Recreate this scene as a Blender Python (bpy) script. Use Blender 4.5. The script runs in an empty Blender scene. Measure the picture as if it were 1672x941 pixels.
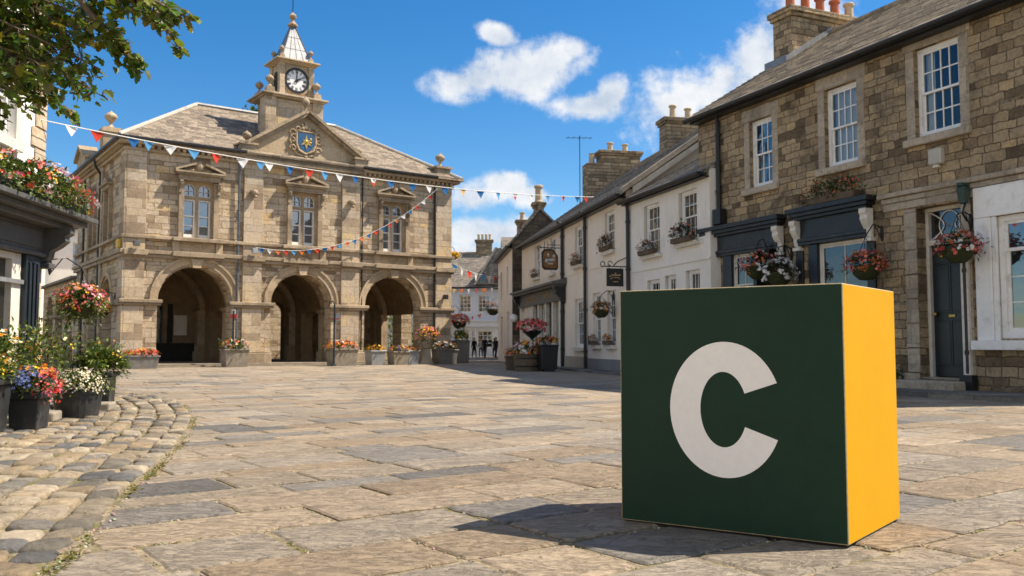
import bpy, math, random
from math import sin, cos, pi, sqrt, atan2, radians
from mathutils import Vector, Matrix, geometry
random.seed(7)
S = 4.0/3.0          # everything below is laid out with the eye at 0.75; scaled up to real size at the end
scene = bpy.context.scene
COL = scene.collection
R = random.Random(11)
def U(a, b): return R.uniform(a, b)

# ------------------------------------------------------------------ node helpers
def mat_new(name):
    m = bpy.data.materials.new(name); m.use_nodes = True
    nt = m.node_tree; nt.nodes.clear()
    return m, nt
def N(nt, typ, inp=None, **kw):
    n = nt.nodes.new(typ)
    for k, v in kw.items(): setattr(n, k, v)
    for k, v in (inp or {}).items():
        s = n.inputs[k]
        if isinstance(v, bpy.types.NodeSocket): nt.links.new(v, s)
        else: s.default_value = v
    return n
def math_(nt, op, a, b=0.0, c=0.0, clamp=False):
    n = N(nt, 'ShaderNodeMath', {0: a, 1: b, 2: c}, operation=op); n.use_clamp = clamp
    return n.outputs[0]
def mixc(nt, f, a, b, blend='MIX'):
    n = nt.nodes.new('ShaderNodeMix'); n.data_type = 'RGBA'; n.blend_type = blend
    for i, v in ((0, f), (6, a), (7, b)):
        if isinstance(v, bpy.types.NodeSocket): nt.links.new(v, n.inputs[i])
        else: n.inputs[i].default_value = v if i == 0 else (*v[:3], 1)
    return n.outputs[2]
def ramp(nt, f, stops, interp='LINEAR'):
    n = nt.nodes.new('ShaderNodeValToRGB'); r = n.color_ramp; r.interpolation = interp
    while len(r.elements) < len(stops): r.elements.new(0.5)
    for e, (p, c) in zip(r.elements, stops):
        e.position = p; e.color = (*c[:3], 1) if not isinstance(c, float) else (c, c, c, 1)
    nt.links.new(f, n.inputs[0]); return n.outputs[0]
def noise(nt, vec, scale, detail=4, rough=.55, dist=0.0, out=0):
    n = N(nt, 'ShaderNodeTexNoise', {'Scale': scale, 'Detail': detail, 'Roughness': rough, 'Distortion': dist})
    if vec is not None: nt.links.new(vec, n.inputs['Vector'])
    return n.outputs[out]
def finish(nt, col, rough=.8, height=None, bstr=.5, bdist=.02, spec=.4, metal=0.0, extra=None):
    p = N(nt, 'ShaderNodeBsdfPrincipled', {'Roughness': rough, 'Specular IOR Level': spec, 'Metallic': metal})
    if isinstance(col, bpy.types.NodeSocket): nt.links.new(col, p.inputs['Base Color'])
    else: p.inputs['Base Color'].default_value = (*col[:3], 1)
    if height is not None:
        b = N(nt, 'ShaderNodeBump', {'Strength': bstr, 'Distance': bdist, 'Height': height})
        nt.links.new(b.outputs[0], p.inputs['Normal'])
    o = N(nt, 'ShaderNodeOutputMaterial'); nt.links.new((extra or p).outputs[0], o.inputs[0])
    return p
def plain(name, c, rough=.6, var=.15, scale=9, bump=.0, spec=.4, metal=0.0, dirt=None, dscale=2.5):
    """painted / plain surface with slight mottling"""
    m, nt = mat_new(name)
    t = N(nt, 'ShaderNodeTexCoord').outputs['Object']
    n1 = noise(nt, t, scale, 6, .65)
    a = tuple(x*(1-var) for x in c); b = tuple(min(1, x*(1+var)) for x in c)
    col = ramp(nt, n1, [(.3, a), (.7, b)])
    if dirt:
        n2 = noise(nt, t, dscale, 7, .7, .4)
        col = mixc(nt, ramp(nt, n2, [(.52, 0.0), (.72, .75)]), col, dirt)
    finish(nt, col, rough, n1 if bump else None, bump, .01, spec, metal)
    return m
def attr_mat(name, rough=.6, bump=0, bscale=30, transl=0.0, spec=.35, var=.2):
    """colour comes from the piece itself (per-face colour), as leaves, petals, flags"""
    m, nt = mat_new(name)
    a = N(nt, 'ShaderNodeVertexColor', layer_name='Col').outputs[0]
    t = N(nt, 'ShaderNodeTexCoord').outputs['Object']
    n1 = noise(nt, t, bscale, 4, .6)
    col = mixc(nt, 1.0, a, ramp(nt, n1, [(.25, (1-var,)*3), (.75, (1+var*.4,)*3)]), 'MULTIPLY')
    p = finish(nt, col, rough, n1 if bump else None, bump, .01, spec)
    if transl:
        tr = N(nt, 'ShaderNodeBsdfTranslucent'); nt.links.new(col, tr.inputs[0])
        mx = N(nt, 'ShaderNodeMixShader', {0: transl}); nt.links.new(p.outputs[0], mx.inputs[1]); nt.links.new(tr.outputs[0], mx.inputs[2])
        o = [n for n in nt.nodes if n.type == 'OUTPUT_MATERIAL'][0]; nt.links.new(mx.outputs[0], o.inputs[0])
    return m
def masonry(name, stops, bw, bh, mort=.012, mcol=(.3, .26, .2), bstr=.7, irr=.05, stain=(.12, .1, .08), stainamt=.5, rough=.9, fine=14, pit=.4, edge=0.5, sq=1.5):
    m, nt = mat_new(name)
    uv = N(nt, 'ShaderNodeUVMap').outputs[0]
    sx = N(nt, 'ShaderNodeSeparateXYZ', {0: uv})
    vv = N(nt, 'ShaderNodeCombineXYZ', {0: 3.7, 1: sx.outputs[1]}).outputs[0]
    rowj = noise(nt, vv, .9/bh, 1, .5)                       # uneven course heights
    wob = noise(nt, uv, 1.6/bw, 3, .6, 0, 1)
    w = N(nt, 'ShaderNodeVectorMath', {0: wob, 1: (.5, .5, .5)}, operation='SUBTRACT').outputs[0]
    w = N(nt, 'ShaderNodeVectorMath', {0: w, 3: irr}, operation='SCALE').outputs[0]
    w2 = N(nt, 'ShaderNodeCombineXYZ', {1: math_(nt, 'MULTIPLY', math_(nt, 'SUBTRACT', rowj, .5), bh*1.3)}).outputs[0]
    c = N(nt, 'ShaderNodeVectorMath', {0: uv, 1: w}, operation='ADD').outputs[0]
    c = N(nt, 'ShaderNodeVectorMath', {0: c, 1: w2}, operation='ADD').outputs[0]
    br = N(nt, 'ShaderNodeTexBrick', {'Vector': c, 'Color1': (0, 0, 0, 1), 'Color2': (1, 1, 1, 1), 'Mortar': (.5, .5, .5, 1), 'Scale': 1.0,
        'Mortar Size': mort, 'Mortar Smooth': edge, 'Bias': 0.0, 'Brick Width': bw, 'Row Height': bh}, offset=.46, offset_frequency=2, squash=sq, squash_frequency=3)
    t = N(nt, 'ShaderNodeTexCoord').outputs['Object']
    nf = noise(nt, t, fine, 8, .7)
    nb = noise(nt, t, 2.2/bw*.4, 5, .65)
    tint = math_(nt, 'ADD', br.outputs['Color'], math_(nt, 'MULTIPLY', math_(nt, 'SUBTRACT', nb, .5), .5))
    col = ramp(nt, tint, stops)
    col = mixc(nt, .9, col, ramp(nt, nf, [(.25, (.5, .48, .46)), (.5, (1, 1, 1)), (.78, (1.32, 1.27, 1.18))]), 'MULTIPLY')
    st = noise(nt, t, .9, 8, .72, .6)
    col = mixc(nt, math_(nt, 'MULTIPLY', ramp(nt, st, [(.5, 0.0), (.68, 1.0)]), stainamt), col, stain)
    sp = noise(nt, t, 6.5, 6, .75, .3)
    col = mixc(nt, math_(nt, 'MULTIPLY', ramp(nt, sp, [(.6, 0.0), (.7, 1.0)]), stainamt*.8), col, stain)
    mc = mixc(nt, nf, tuple(x*.6 for x in mcol), tuple(x*1.3 for x in mcol))
    col = mixc(nt, br.outputs['Fac'], col, mc)
    h = math_(nt, 'SUBTRACT', 1.0, br.outputs['Fac'])
    h = math_(nt, 'ADD', h, math_(nt, 'MULTIPLY', nf, pit))
    h = math_(nt, 'ADD', h, math_(nt, 'MULTIPLY', nb, .7*pit*2))
    finish(nt, col, rough, h, bstr, .03, .25)
    return m
def slate(name, c1, c2, c3, bw=.22, bh=.13, bstr=.8, lichen=(.42, .36, .24), lamt=.5):
    m, nt = mat_new(name)
    uv = N(nt, 'ShaderNodeUVMap').outputs[0]
    wob = noise(nt, uv, 9, 3, .6, 0, 1)
    w = N(nt, 'ShaderNodeVectorMath', {0: wob, 1: (.5, .5, .5)}, operation='SUBTRACT').outputs[0]
    w = N(nt, 'ShaderNodeVectorMath', {0: w, 3: .035}, operation='SCALE').outputs[0]
    c = N(nt, 'ShaderNodeVectorMath', {0: uv, 1: w}, operation='ADD').outputs[0]
    br = N(nt, 'ShaderNodeTexBrick', {'Vector': c, 'Color1': (0, 0, 0, 1), 'Color2': (1, 1, 1, 1), 'Mortar': (.3, .3, .3, 1), 'Scale': 1.0,
        'Mortar Size': .006, 'Mortar Smooth': .2, 'Bias': 0.0, 'Brick Width': bw, 'Row Height': bh}, offset=.43, squash=1.3, squash_frequency=3)
    sep = N(nt, 'ShaderNodeSeparateXYZ', {0: c})
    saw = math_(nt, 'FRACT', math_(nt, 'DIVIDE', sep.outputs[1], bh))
    t = N(nt, 'ShaderNodeTexCoord').outputs['Object']
    nf = noise(nt, t, 11, 7, .7)
    col = ramp(nt, br.outputs['Color'], [(0, c1), (.5, c2), (1, c3)])
    col = mixc(nt, .8, col, ramp(nt, nf, [(.25, (.55, .55, .55)), (.75, (1.3, 1.27, 1.2))]), 'MULTIPLY')
    li = noise(nt, t, 3.2, 8, .75, .5)
    col = mixc(nt, math_(nt, 'MULTIPLY', ramp(nt, li, [(.54, 0.0), (.66, 1.0)]), lamt), col, lichen)
    col = mixc(nt, br.outputs['Fac'], col, (.035, .032, .03))
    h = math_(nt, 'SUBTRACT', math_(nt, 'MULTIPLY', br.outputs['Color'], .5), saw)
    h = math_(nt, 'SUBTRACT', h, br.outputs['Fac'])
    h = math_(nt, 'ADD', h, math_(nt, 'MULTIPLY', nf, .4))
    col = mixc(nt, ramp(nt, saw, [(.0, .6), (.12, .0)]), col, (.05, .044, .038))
    finish(nt, col, .8, h, bstr, .05, .3)
    return m
def render_wall(name, c, dirt, amt=.6):
    m, nt = mat_new(name)
    t = N(nt, 'ShaderNodeTexCoord').outputs['Object']
    n1 = noise(nt, t, 5, 7, .7); n2 = noise(nt, t, .8, 6, .7, .8)
    mp = N(nt, 'ShaderNodeMapping', {0: t}); mp.inputs['Scale'].default_value = (9, 9, .7)
    n3 = noise(nt, mp.outputs[0], 1.0, 6, .7)                # rain streaks
    col = mixc(nt, ramp(nt, n1, [(.3, 0.0), (.7, 1.0)]), tuple(x*.93 for x in c), c)
    col = mixc(nt, math_(nt, 'MULTIPLY', ramp(nt, n2, [(.45, 0.0), (.75, 1.0)]), amt*.5), col, dirt)
    col = mixc(nt, math_(nt, 'MULTIPLY', ramp(nt, n3, [(.56, 0.0), (.75, 1.0)]), amt*.6), col, dirt)
    finish(nt, col, .9, noise(nt, t, 22, 6, .7), .25, .01, .2)
    return m
def glass(name, tint=(.02, .022, .025), refl=.3, rough=.03, trans=0.0):
    """window glass: dark room behind, mirror share at the surface; wavy old panes"""
    m, nt = mat_new(name)
    t = N(nt, 'ShaderNodeTexCoord').outputs['Object']
    h = noise(nt, t, 2.2, 2, .5)
    b = N(nt, 'ShaderNodeBump', {'Strength': .12, 'Distance': .05, 'Height': h}).outputs[0]
    g = N(nt, 'ShaderNodeBsdfGlossy', {'Color': (.85, .9, .95, 1), 'Roughness': rough, 'Normal': b})
    if trans: d = N(nt, 'ShaderNodeBsdfTransparent', {'Color': (.8, .83, .82, 1)})
    else: d = N(nt, 'ShaderNodeBsdfDiffuse', {'Color': (*tint, 1)})
    fr = N(nt, 'ShaderNodeFresnel', {'IOR': 1.28 if trans else 1.5, 'Normal': b}).outputs[0]
    f = math_(nt, 'MULTIPLY_ADD', fr, 1.0-refl, refl)
    mx = N(nt, 'ShaderNodeMixShader', {0: f}); nt.links.new(d.outputs[0], mx.inputs[1]); nt.links.new(g.outputs[0], mx.inputs[2])
    o = N(nt, 'ShaderNodeOutputMaterial'); nt.links.new(mx.outputs[0], o.inputs[0])
    return m

MT = {}
MT['hall'] = masonry('hall_ashlar', [(0, (0.254, 0.185, 0.118)), (.2, (0.423, 0.319, 0.208)), (.45, (0.551, 0.438, 0.301)), (.7, (0.487, 0.391, 0.285)), (.86, (0.593, 0.484, 0.346)), (1, (0.561, 0.402, 0.203))], .46, .215, .010, (0.265, 0.206, 0.142), 1.3, .07, (0.180, 0.129, 0.087), .38, fine=11, pit=1.0, edge=1.0)
MT['quoin'] = masonry('hall_quoin_blocks', [(0, (0.275, 0.206, 0.142)), (.25, (0.445, 0.350, 0.238)), (.55, (0.551, 0.443, 0.315)), (.8, (0.476, 0.397, 0.305)), (1, (0.582, 0.443, 0.254))], .62, .3, .008, (0.212, 0.170, 0.122), .6, .03, (0.137, 0.108, 0.081), .5, fine=12, pit=.4)
MT['dress'] = masonry('dressed_stone', [(0, (0.360, 0.273, 0.173)), (.5, (0.465, 0.360, 0.234)), (1, (0.518, 0.407, 0.275))], 1.1, .7, .004, (0.212, 0.165, 0.122), .35, .02, (0.127, 0.103, 0.081), .55, fine=16, pit=.35)
MT['weather'] = masonry('weathered_stone', [(0, (0.259, 0.200, 0.138)), (.5, (0.378, 0.297, 0.204)), (1, (0.443, 0.351, 0.242))], .9, .6, .005, (0.151, 0.130, 0.099), .5, .02, (0.092, 0.076, 0.061), .7, fine=14, pit=.5)
MT['rubble'] = masonry('house_rubble_stone', [(0, (0.134, 0.098, 0.063)), (.25, (0.336, 0.248, 0.150)), (.5, (0.483, 0.367, 0.225)), (.75, (0.376, 0.295, 0.194)), (1, (0.578, 0.425, 0.237))], .26, .145, .010, (0.336, 0.262, 0.175), 1.4, .085, (0.080, 0.063, 0.045), .8, fine=17, pit=1.6, edge=1.0)
MT['jamb'] = masonry('house_dressed_jambs', [(0, (0.302, 0.257, 0.195)), (.5, (0.392, 0.336, 0.260)), (1, (0.448, 0.382, 0.295))], .8, .42, .005, (0.190, 0.160, 0.130), .45, .015, (0.112, 0.091, 0.077), .6, fine=15, pit=.45)
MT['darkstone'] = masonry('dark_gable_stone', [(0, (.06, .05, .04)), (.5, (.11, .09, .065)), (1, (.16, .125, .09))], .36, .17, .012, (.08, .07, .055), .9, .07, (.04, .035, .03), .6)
MT['chimney'] = masonry('chimney_stone', [(0, (.16, .125, .085)), (.5, (.32, .25, .165)), (1, (.42, .335, .22))], .34, .14, .012, (.14, .115, .085), 1.0, .06, (.08, .065, .05), .6, pit=.9)
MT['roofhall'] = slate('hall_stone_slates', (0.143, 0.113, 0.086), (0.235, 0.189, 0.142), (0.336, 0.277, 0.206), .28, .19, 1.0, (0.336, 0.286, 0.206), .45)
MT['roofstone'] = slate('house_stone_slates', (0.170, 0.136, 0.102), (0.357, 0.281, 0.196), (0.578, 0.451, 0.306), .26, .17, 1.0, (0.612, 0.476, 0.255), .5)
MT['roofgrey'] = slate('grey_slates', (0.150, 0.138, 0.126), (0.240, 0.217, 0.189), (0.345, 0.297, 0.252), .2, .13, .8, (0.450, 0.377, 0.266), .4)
MT['pipegrey'] = plain('painted_iron_pipe', (.1, .12, .145), .4, .2, 10)
MT['white'] = render_wall('white_render', (.82, .775, .70), (.38, .32, .24), .6)
MT['cream'] = render_wall('cream_render', (.82, .73, .61), (.4, .32, .23), .5)
MT['paleblue'] = render_wall('pale_blue_render', (.62, .66, .72), (.42, .42, .42), .4)
MT['shopwhite'] = render_wall('bright_white_render', (.8, .79, .76), (.5, .47, .42), .3)
MT['plinth'] = render_wall('grey_plinth_render', (.24, .235, .225), (.12, .1, .08), .7)
MT['buffplinth'] = render_wall('buff_plinth_render', (.40, .34, .27), (.2, .17, .13), .7)
MT['wpaint'] = plain('white_paint', (.8, .79, .76), .42, .05, 7, dirt=(.52, .49, .43), dscale=5)
MT['opaint'] = plain('off_white_paint', (.66, .62, .54), .5, .08, 7, dirt=(.4, .36, .29), dscale=5)
MT['black'] = plain('black_ironwork', (.014, .015, .017), .38, .3, 18)
MT['navy'] = plain('blue_black_paint', (.016, .0175, .0195), .38, .2, 8, dirt=(.06, .06, .06), dscale=4)
MT['teal'] = plain('blue_grey_paint', (.016, .025, .034), .4, .2, 8)
MT['slatepaint'] = plain('slate_grey_paint', (.085, .085, .082), .5, .15, 8, dirt=(.16, .15, .13), dscale=4)
MT['doorgreen'] = plain('door_dark_paint', (.017, .021, .022), .33, .15, 9)
MT['lead'] = plain('lead_sheet', (.25, .255, .265), .5, .22, 5, .2, .5, .3, dirt=(.17, .17, .17))
MT['leadpale'] = plain('pale_mortar_flashing', (.40, .37, .32), .8, .2, 6, .3, dirt=(.35, .32, .27))
MT['zinc'] = plain('zinc_planter', (.2, .19, .175), .5, .2, 7, .1, .5, .25, dirt=(.12, .1, .08))
MT['zincblue'] = plain('galvanised_box', (.3, .32, .34), .45, .15, 7, 0, .5, .35)
MT['stonebox'] = plain('cast_stone', (.26, .225, .175), .9, .25, 9, .5, dirt=(.13, .11, .085))
MT['pot'] = plain('dark_glazed_pot', (.03, .032, .034), .45, .3, 5, .15, dirt=(.1, .085, .065), dscale=6)
MT['wood'] = plain('weathered_barrel_wood', (.11, .08, .052), .75, .3, 12, .4)
MT['terra'] = plain('terracotta', (.42, .12, .05), .75, .2, 9, .2, dirt=(.3, .14, .08))
MT['buffpot'] = plain('buff_clay', (.5, .4, .27), .8, .18, 9, .2, dirt=(.28, .22, .15))
MT['moss_basket'] = plain('moss_lined_basket', (.035, .042, .015), .95, .4, 30, .8)
MT['soil'] = plain('soil', (.03, .022, .015), .95, .3, 30, .5)
MT['rope'] = plain('white_cord', (.7, .69, .66), .8, .05, 20)
MT['bark'] = plain('bark', (.12, .09, .06), .9, .35, 12, .6)
MT['gold'] = plain('gold_leaf', (.55, .36, .1), .35, .2, 30, 0, .5, .6)
MT['wornGold'] = plain('worn_gold_lettering', (.36, .25, .12), .6, .35, 30)
MT['shield'] = plain('blue_enamel', (.025, .10, .23), .4, .5, 14)
MT['dial'] = plain('clock_dial_white', (.78, .79, .8), .4, .04, 6)
MT['interior'] = plain('dark_interior', (.03, .026, .022), .9, .3, 3)
MT['room'] = plain('dim_room_wall', (.2, .15, .10), .9, .3, 2)
MT['curtain'] = plain('net_curtain', (.84, .86, .9), .9, .08, 3, .3)
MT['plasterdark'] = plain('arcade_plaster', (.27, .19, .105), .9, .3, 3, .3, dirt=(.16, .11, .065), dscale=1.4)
MT['floorstone'] = plain('arcade_floor_stone', (.24, .2, .15), .85, .25, 3, .3)
MT['glass'] = glass('window_glass', (.012, .014, .017), .16)
MT['glassblue'] = glass('sky_facing_glass', (.02, .03, .04), .30)
MT['glassclear'] = glass('clear_old_glass', refl=.03, trans=1)
MT['glassdark'] = glass('shop_glass', (.018, .015, .012), .07)
MT['leaf'] = attr_mat('leaves', .55, 0, 12, .3)
MT['treeleaf'] = attr_mat('tree_leaves', .45, 0, 12, .38, .45)
MT['petal'] = attr_mat('petals', .7, 0, 20, .25, .2, .12)
MT['flag'] = attr_mat('pennant_cloth', .85, 0, 25, .25, .1, .12)
MT['cloth'] = attr_mat('clothing', .9, 0, 14, 0, .1, .3)
MT['green_card'] = None; MT['yellow_card'] = None
# ------------------------------------------------------------------ mesh helpers
ONE = set('foliage blossoms crown branch stem numeral lettering crest figure room pane window frame curtain hair face hands star coat_of_arms spire_roll body trunk arcade hanger bracket antenna fanlight door clock shop_door_recess'.split())
class MB:
    def __init__(s): s.v = []; s.f = []; s.m = []; s.c = []
    def face(s, pts, m=0, col=None):
        b = len(s.v); s.v += [tuple(p) for p in pts]; s.f.append(tuple(range(b, b+len(pts)))); s.m.append(m); s.c.append(col)
    def mesh(s, pts, faces, m=0, col=None):
        b = len(s.v); s.v += [tuple(p) for p in pts]
        for f in faces: s.f.append(tuple(b+i for i in f)); s.m.append(m); s.c.append(col)
    def box(s, x0, x1, y0, y1, z0, z1, m=0, col=None):
        s.mesh([(x0,y0,z0),(x1,y0,z0),(x1,y1,z0),(x0,y1,z0),(x0,y0,z1),(x1,y0,z1),(x1,y1,z1),(x0,y1,z1)],
               [(0,3,2,1),(4,5,6,7),(0,1,5,4),(1,2,6,5),(2,3,7,6),(3,0,4,7)], m, col)
    def frust(s, c, z0, z1, a0, b0, a1, b1, m=0, col=None):
        x, y = c
        s.mesh([(x-a0,y-b0,z0),(x+a0,y-b0,z0),(x+a0,y+b0,z0),(x-a0,y+b0,z0),(x-a1,y-b1,z1),(x+a1,y-b1,z1),(x+a1,y+b1,z1),(x-a1,y+b1,z1)],
               [(0,3,2,1),(4,5,6,7),(0,1,5,4),(1,2,6,5),(2,3,7,6),(3,0,4,7)], m, col)
    def tube(s, pts, r, n=8, m=0, col=None, r1=None):
        pts = [Vector(p) for p in pts]; L = len(pts); ring0 = len(s.v)
        for i, p in enumerate(pts):
            t = (pts[min(i+1, L-1)]-pts[max(i-1, 0)]).normalized()
            a = t.cross(Vector((0, 0, 1)) if abs(t.z) < .95 else Vector((1, 0, 0))).normalized(); b = t.cross(a)
            rr = r if r1 is None else r+(r1-r)*i/(L-1)
            for k in range(n):
                q = p+a*(rr*cos(2*pi*k/n))+b*(rr*sin(2*pi*k/n)); s.v.append(tuple(q))
        for i in range(L-1):
            for k in range(n):
                s.f.append((ring0+i*n+k, ring0+i*n+(k+1) % n, ring0+(i+1)*n+(k+1) % n, ring0+(i+1)*n+k)); s.m.append(m); s.c.append(col)
        for i in (0, L-1):
            s.f.append(tuple(ring0+i*n+k for k in range(n))); s.m.append(m); s.c.append(col)
    def lathe(s, prof, c=(0, 0, 0), n=12, m=0, col=None, sx=1, sy=1, rot=0):
        b = len(s.v)
        for r, z in prof:
            for k in range(n):
                a = 2*pi*(k+.5)/n+rot; s.v.append((c[0]+r*sx*cos(a), c[1]+r*sy*sin(a), c[2]+z))
        for i in range(len(prof)-1):
            for k in range(n):
                s.f.append((b+i*n+k, b+i*n+(k+1) % n, b+(i+1)*n+(k+1) % n, b+(i+1)*n+k)); s.m.append(m); s.c.append(col)
        for i in (0, len(prof)-1):
            if prof[i][0] > 1e-4: s.f.append(tuple(b+i*n+k for k in range(n))); s.m.append(m); s.c.append(col)
    def ball(s, c, r, n=8, m=0, col=None):
        rx, ry, rz = r if isinstance(r, tuple) else (r, r, r)
        s.lathe([(max(1e-5, sin(pi*i/n)), -cos(pi*i/n)*rz) for i in range(n+1)], c, n+2, m, col, rx, ry)
    def prism(s, poly, T, d0, d1, m=0, col=None):
        n = len(poly); b = len(s.v)
        s.v += [tuple(T(a, z, d0)) for a, z in poly]+[tuple(T(a, z, d1)) for a, z in poly]
        tris = geometry.tessellate_polygon([[Vector((a, z, 0)) for a, z in poly]])
        for t in tris:
            s.f.append(tuple(b+i for i in t)); s.f.append(tuple(b+n+i for i in reversed(t))); s.m += [m, m]; s.c += [col, col]
        for i in range(n):
            j = (i+1) % n; s.f.append((b+i, b+j, b+n+j, b+n+i)); s.m.append(m); s.c.append(col)
    def wall(s, outer, holes, T, d0, d1, m=0):
        loops = [outer]+holes; flat = [p for l in loops for p in l]; n = len(flat); b = len(s.v)
        s.v += [tuple(T(a, z, d0)) for a, z in flat]+[tuple(T(a, z, d1)) for a, z in flat]
        for t in geometry.tessellate_polygon([[Vector((a, z, 0)) for a, z in l] for l in loops]):
            s.f.append(tuple(b+i for i in t)); s.f.append(tuple(b+n+i for i in reversed(t))); s.m += [m, m]; s.c += [None, None]
        o = 0
        for l in loops:
            for i in range(len(l)):
                j = (i+1) % len(l); s.f.append((b+o+i, b+o+j, b+n+o+j, b+n+o+i)); s.m.append(m); s.c.append(None)
            o += len(l)
    def clusters(s, gap=.035):
        """separate pieces: islands of faces, joined where their boxes touch"""
        n = len(s.v); par = list(range(n))
        def fd(i):
            while par[i] != i: par[i] = par[par[i]]; i = par[i]
            return i
        for f in s.f:
            a = fd(f[0])
            for i in f[1:]: par[fd(i)] = a
        isl = {}
        for k, f in enumerate(s.f): isl.setdefault(fd(f[0]), []).append(k)
        isl = list(isl.values())
        if not 1 < len(isl) < 260: return None
        bb = []
        for fs in isl:
            vs = [s.v[i] for k in fs for i in s.f[k]]; bb.append([min(p[j] for p in vs)-gap/2 for j in range(3)]+[max(p[j] for p in vs)+gap/2 for j in range(3)])
        cl = list(range(len(isl)))
        def fc(i):
            while cl[i] != i: cl[i] = cl[cl[i]]; i = cl[i]
            return i
        for i in range(len(isl)):
            for j in range(i):
                if all(bb[i][d] <= bb[j][d+3] and bb[j][d] <= bb[i][d+3] for d in range(3)): cl[fc(i)] = fc(j)
        out = {}
        for i, fs in enumerate(isl): out.setdefault(fc(i), []).extend(fs)
        return list(out.values()) if len(out) > 1 else None
    def build(s, name, mats, parent=None, smooth=False, bevel=0, seg=1):
        if parent is not None and name not in ONE:
            cs = s.clusters()
            if cs:
                first = None
                for fs in cs:
                    q = MB(); rm = {}
                    for k in sorted(fs):
                        for i in s.f[k]:
                            if i not in rm: rm[i] = len(q.v); q.v.append(s.v[i])
                        q.f.append(tuple(rm[i] for i in s.f[k])); q.m.append(s.m[k]); q.c.append(s.c[k])
                    o = q.build1(name, mats, parent, smooth, bevel, seg); first = first or o
                return first
        return s.build1(name, mats, parent, smooth, bevel, seg)
    def build1(s, name, mats, parent=None, smooth=False, bevel=0, seg=1):
        me = bpy.data.meshes.new(name)
        if not isinstance(mats, (list, tuple)): mats = [mats]
        me.from_pydata(s.v, [], s.f)
        for q in mats: me.materials.append(MT[q] if isinstance(q, str) else q)
        me.polygons.foreach_set('material_index', s.m)
        if smooth: me.polygons.foreach_set('use_smooth', [True]*len(s.f))
        me.update()
        uvl = me.uv_layers.new(name='UVMap').data
        uv = [0.0]*(2*len(me.loops)); Z = Vector((0, 0, 1))
        for p in me.polygons:
            n = p.normal
            if abs(n.z) > .93: t, w = Vector((1, 0, 0)), Vector((0, 1, 0))
            else:
                t = Z.cross(n).normalized(); w = n.cross(t)
            for li in p.loop_indices:
                co = s.v[me.loops[li].vertex_index]
                uv[2*li] = co[0]*t.x+co[1]*t.y+co[2]*t.z; uv[2*li+1] = co[0]*w.x+co[1]*w.y+co[2]*w.z
        uvl.foreach_set('uv', uv)
        if any(c is not None for c in s.c):
            at = me.color_attributes.new('Col', 'FLOAT_COLOR', 'CORNER')
            buf = []
            for p, c in zip(me.polygons, s.c):
                c = c or (.5, .5, .5)
                buf += [c[0], c[1], c[2], 1.0]*p.loop_total
            at.data.foreach_set('color', buf)
        o = bpy.data.objects.new(name, me); COL.objects.link(o)
        if parent: o.parent = parent
        if bevel:
            b = o.modifiers.new('b', 'BEVEL'); b.width = bevel; b.segments = seg; b.limit_method = 'ANGLE'; b.angle_limit = radians(40)
        return o
def tag(o, label=None, cat=None, group=None, kind=None):
    if label: o['label'] = label
    if cat: o['category'] = cat
    if group: o['group'] = group
    if kind: o['kind'] = kind
    return o
def root(name, label, cat, loc=(0, 0, 0), ang=0.0, group=None):
    o = bpy.data.objects.new(name, None); COL.objects.link(o); o.empty_display_size = .2
    o.location = loc; o.rotation_euler = (0, 0, ang)
    return tag(o, label, cat, group)
def copytree(o, parent=None):
    c = o.copy(); COL.objects.link(c)
    if parent: c.parent = parent
    for ch in list(o.children): copytree(ch, c)
    return c
FR = lambda a, z, d: (a, d, z)            # front wall: outside at d=0, d grows inwards
def SD(x0): return lambda a, z, d: (x0+d, a, z)
def rect(x0, x1, z0, z1): return [(x0, z0), (x1, z0), (x1, z1), (x0, z1)]
def arc(xc, r, zs, n=18, a0=pi, a1=0.0): return [(xc+r*cos(a0+(a1-a0)*i/n), zs+r*sin(a0+(a1-a0)*i/n)) for i in range(n+1)]
def archhole(xc, r, zs, z0): return [(xc-r, z0)]+arc(xc, r, zs)+[(xc+r, z0)]
def band(mb, xc, r0, r1, zs, T, d0, d1, m=0, n=20):
    """an archivolt: half ring of stone"""
    mb.prism(arc(xc, r1, zs, n)+arc(xc, r0, zs, n, 0.0, pi), T, d0, d1, m)
def bx(parent, name, mat, *bs, bevel=0):
    mb = MB()
    for b in bs: mb.box(*b)
    return mb.build(name, mat, parent, bevel=bevel)
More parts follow.
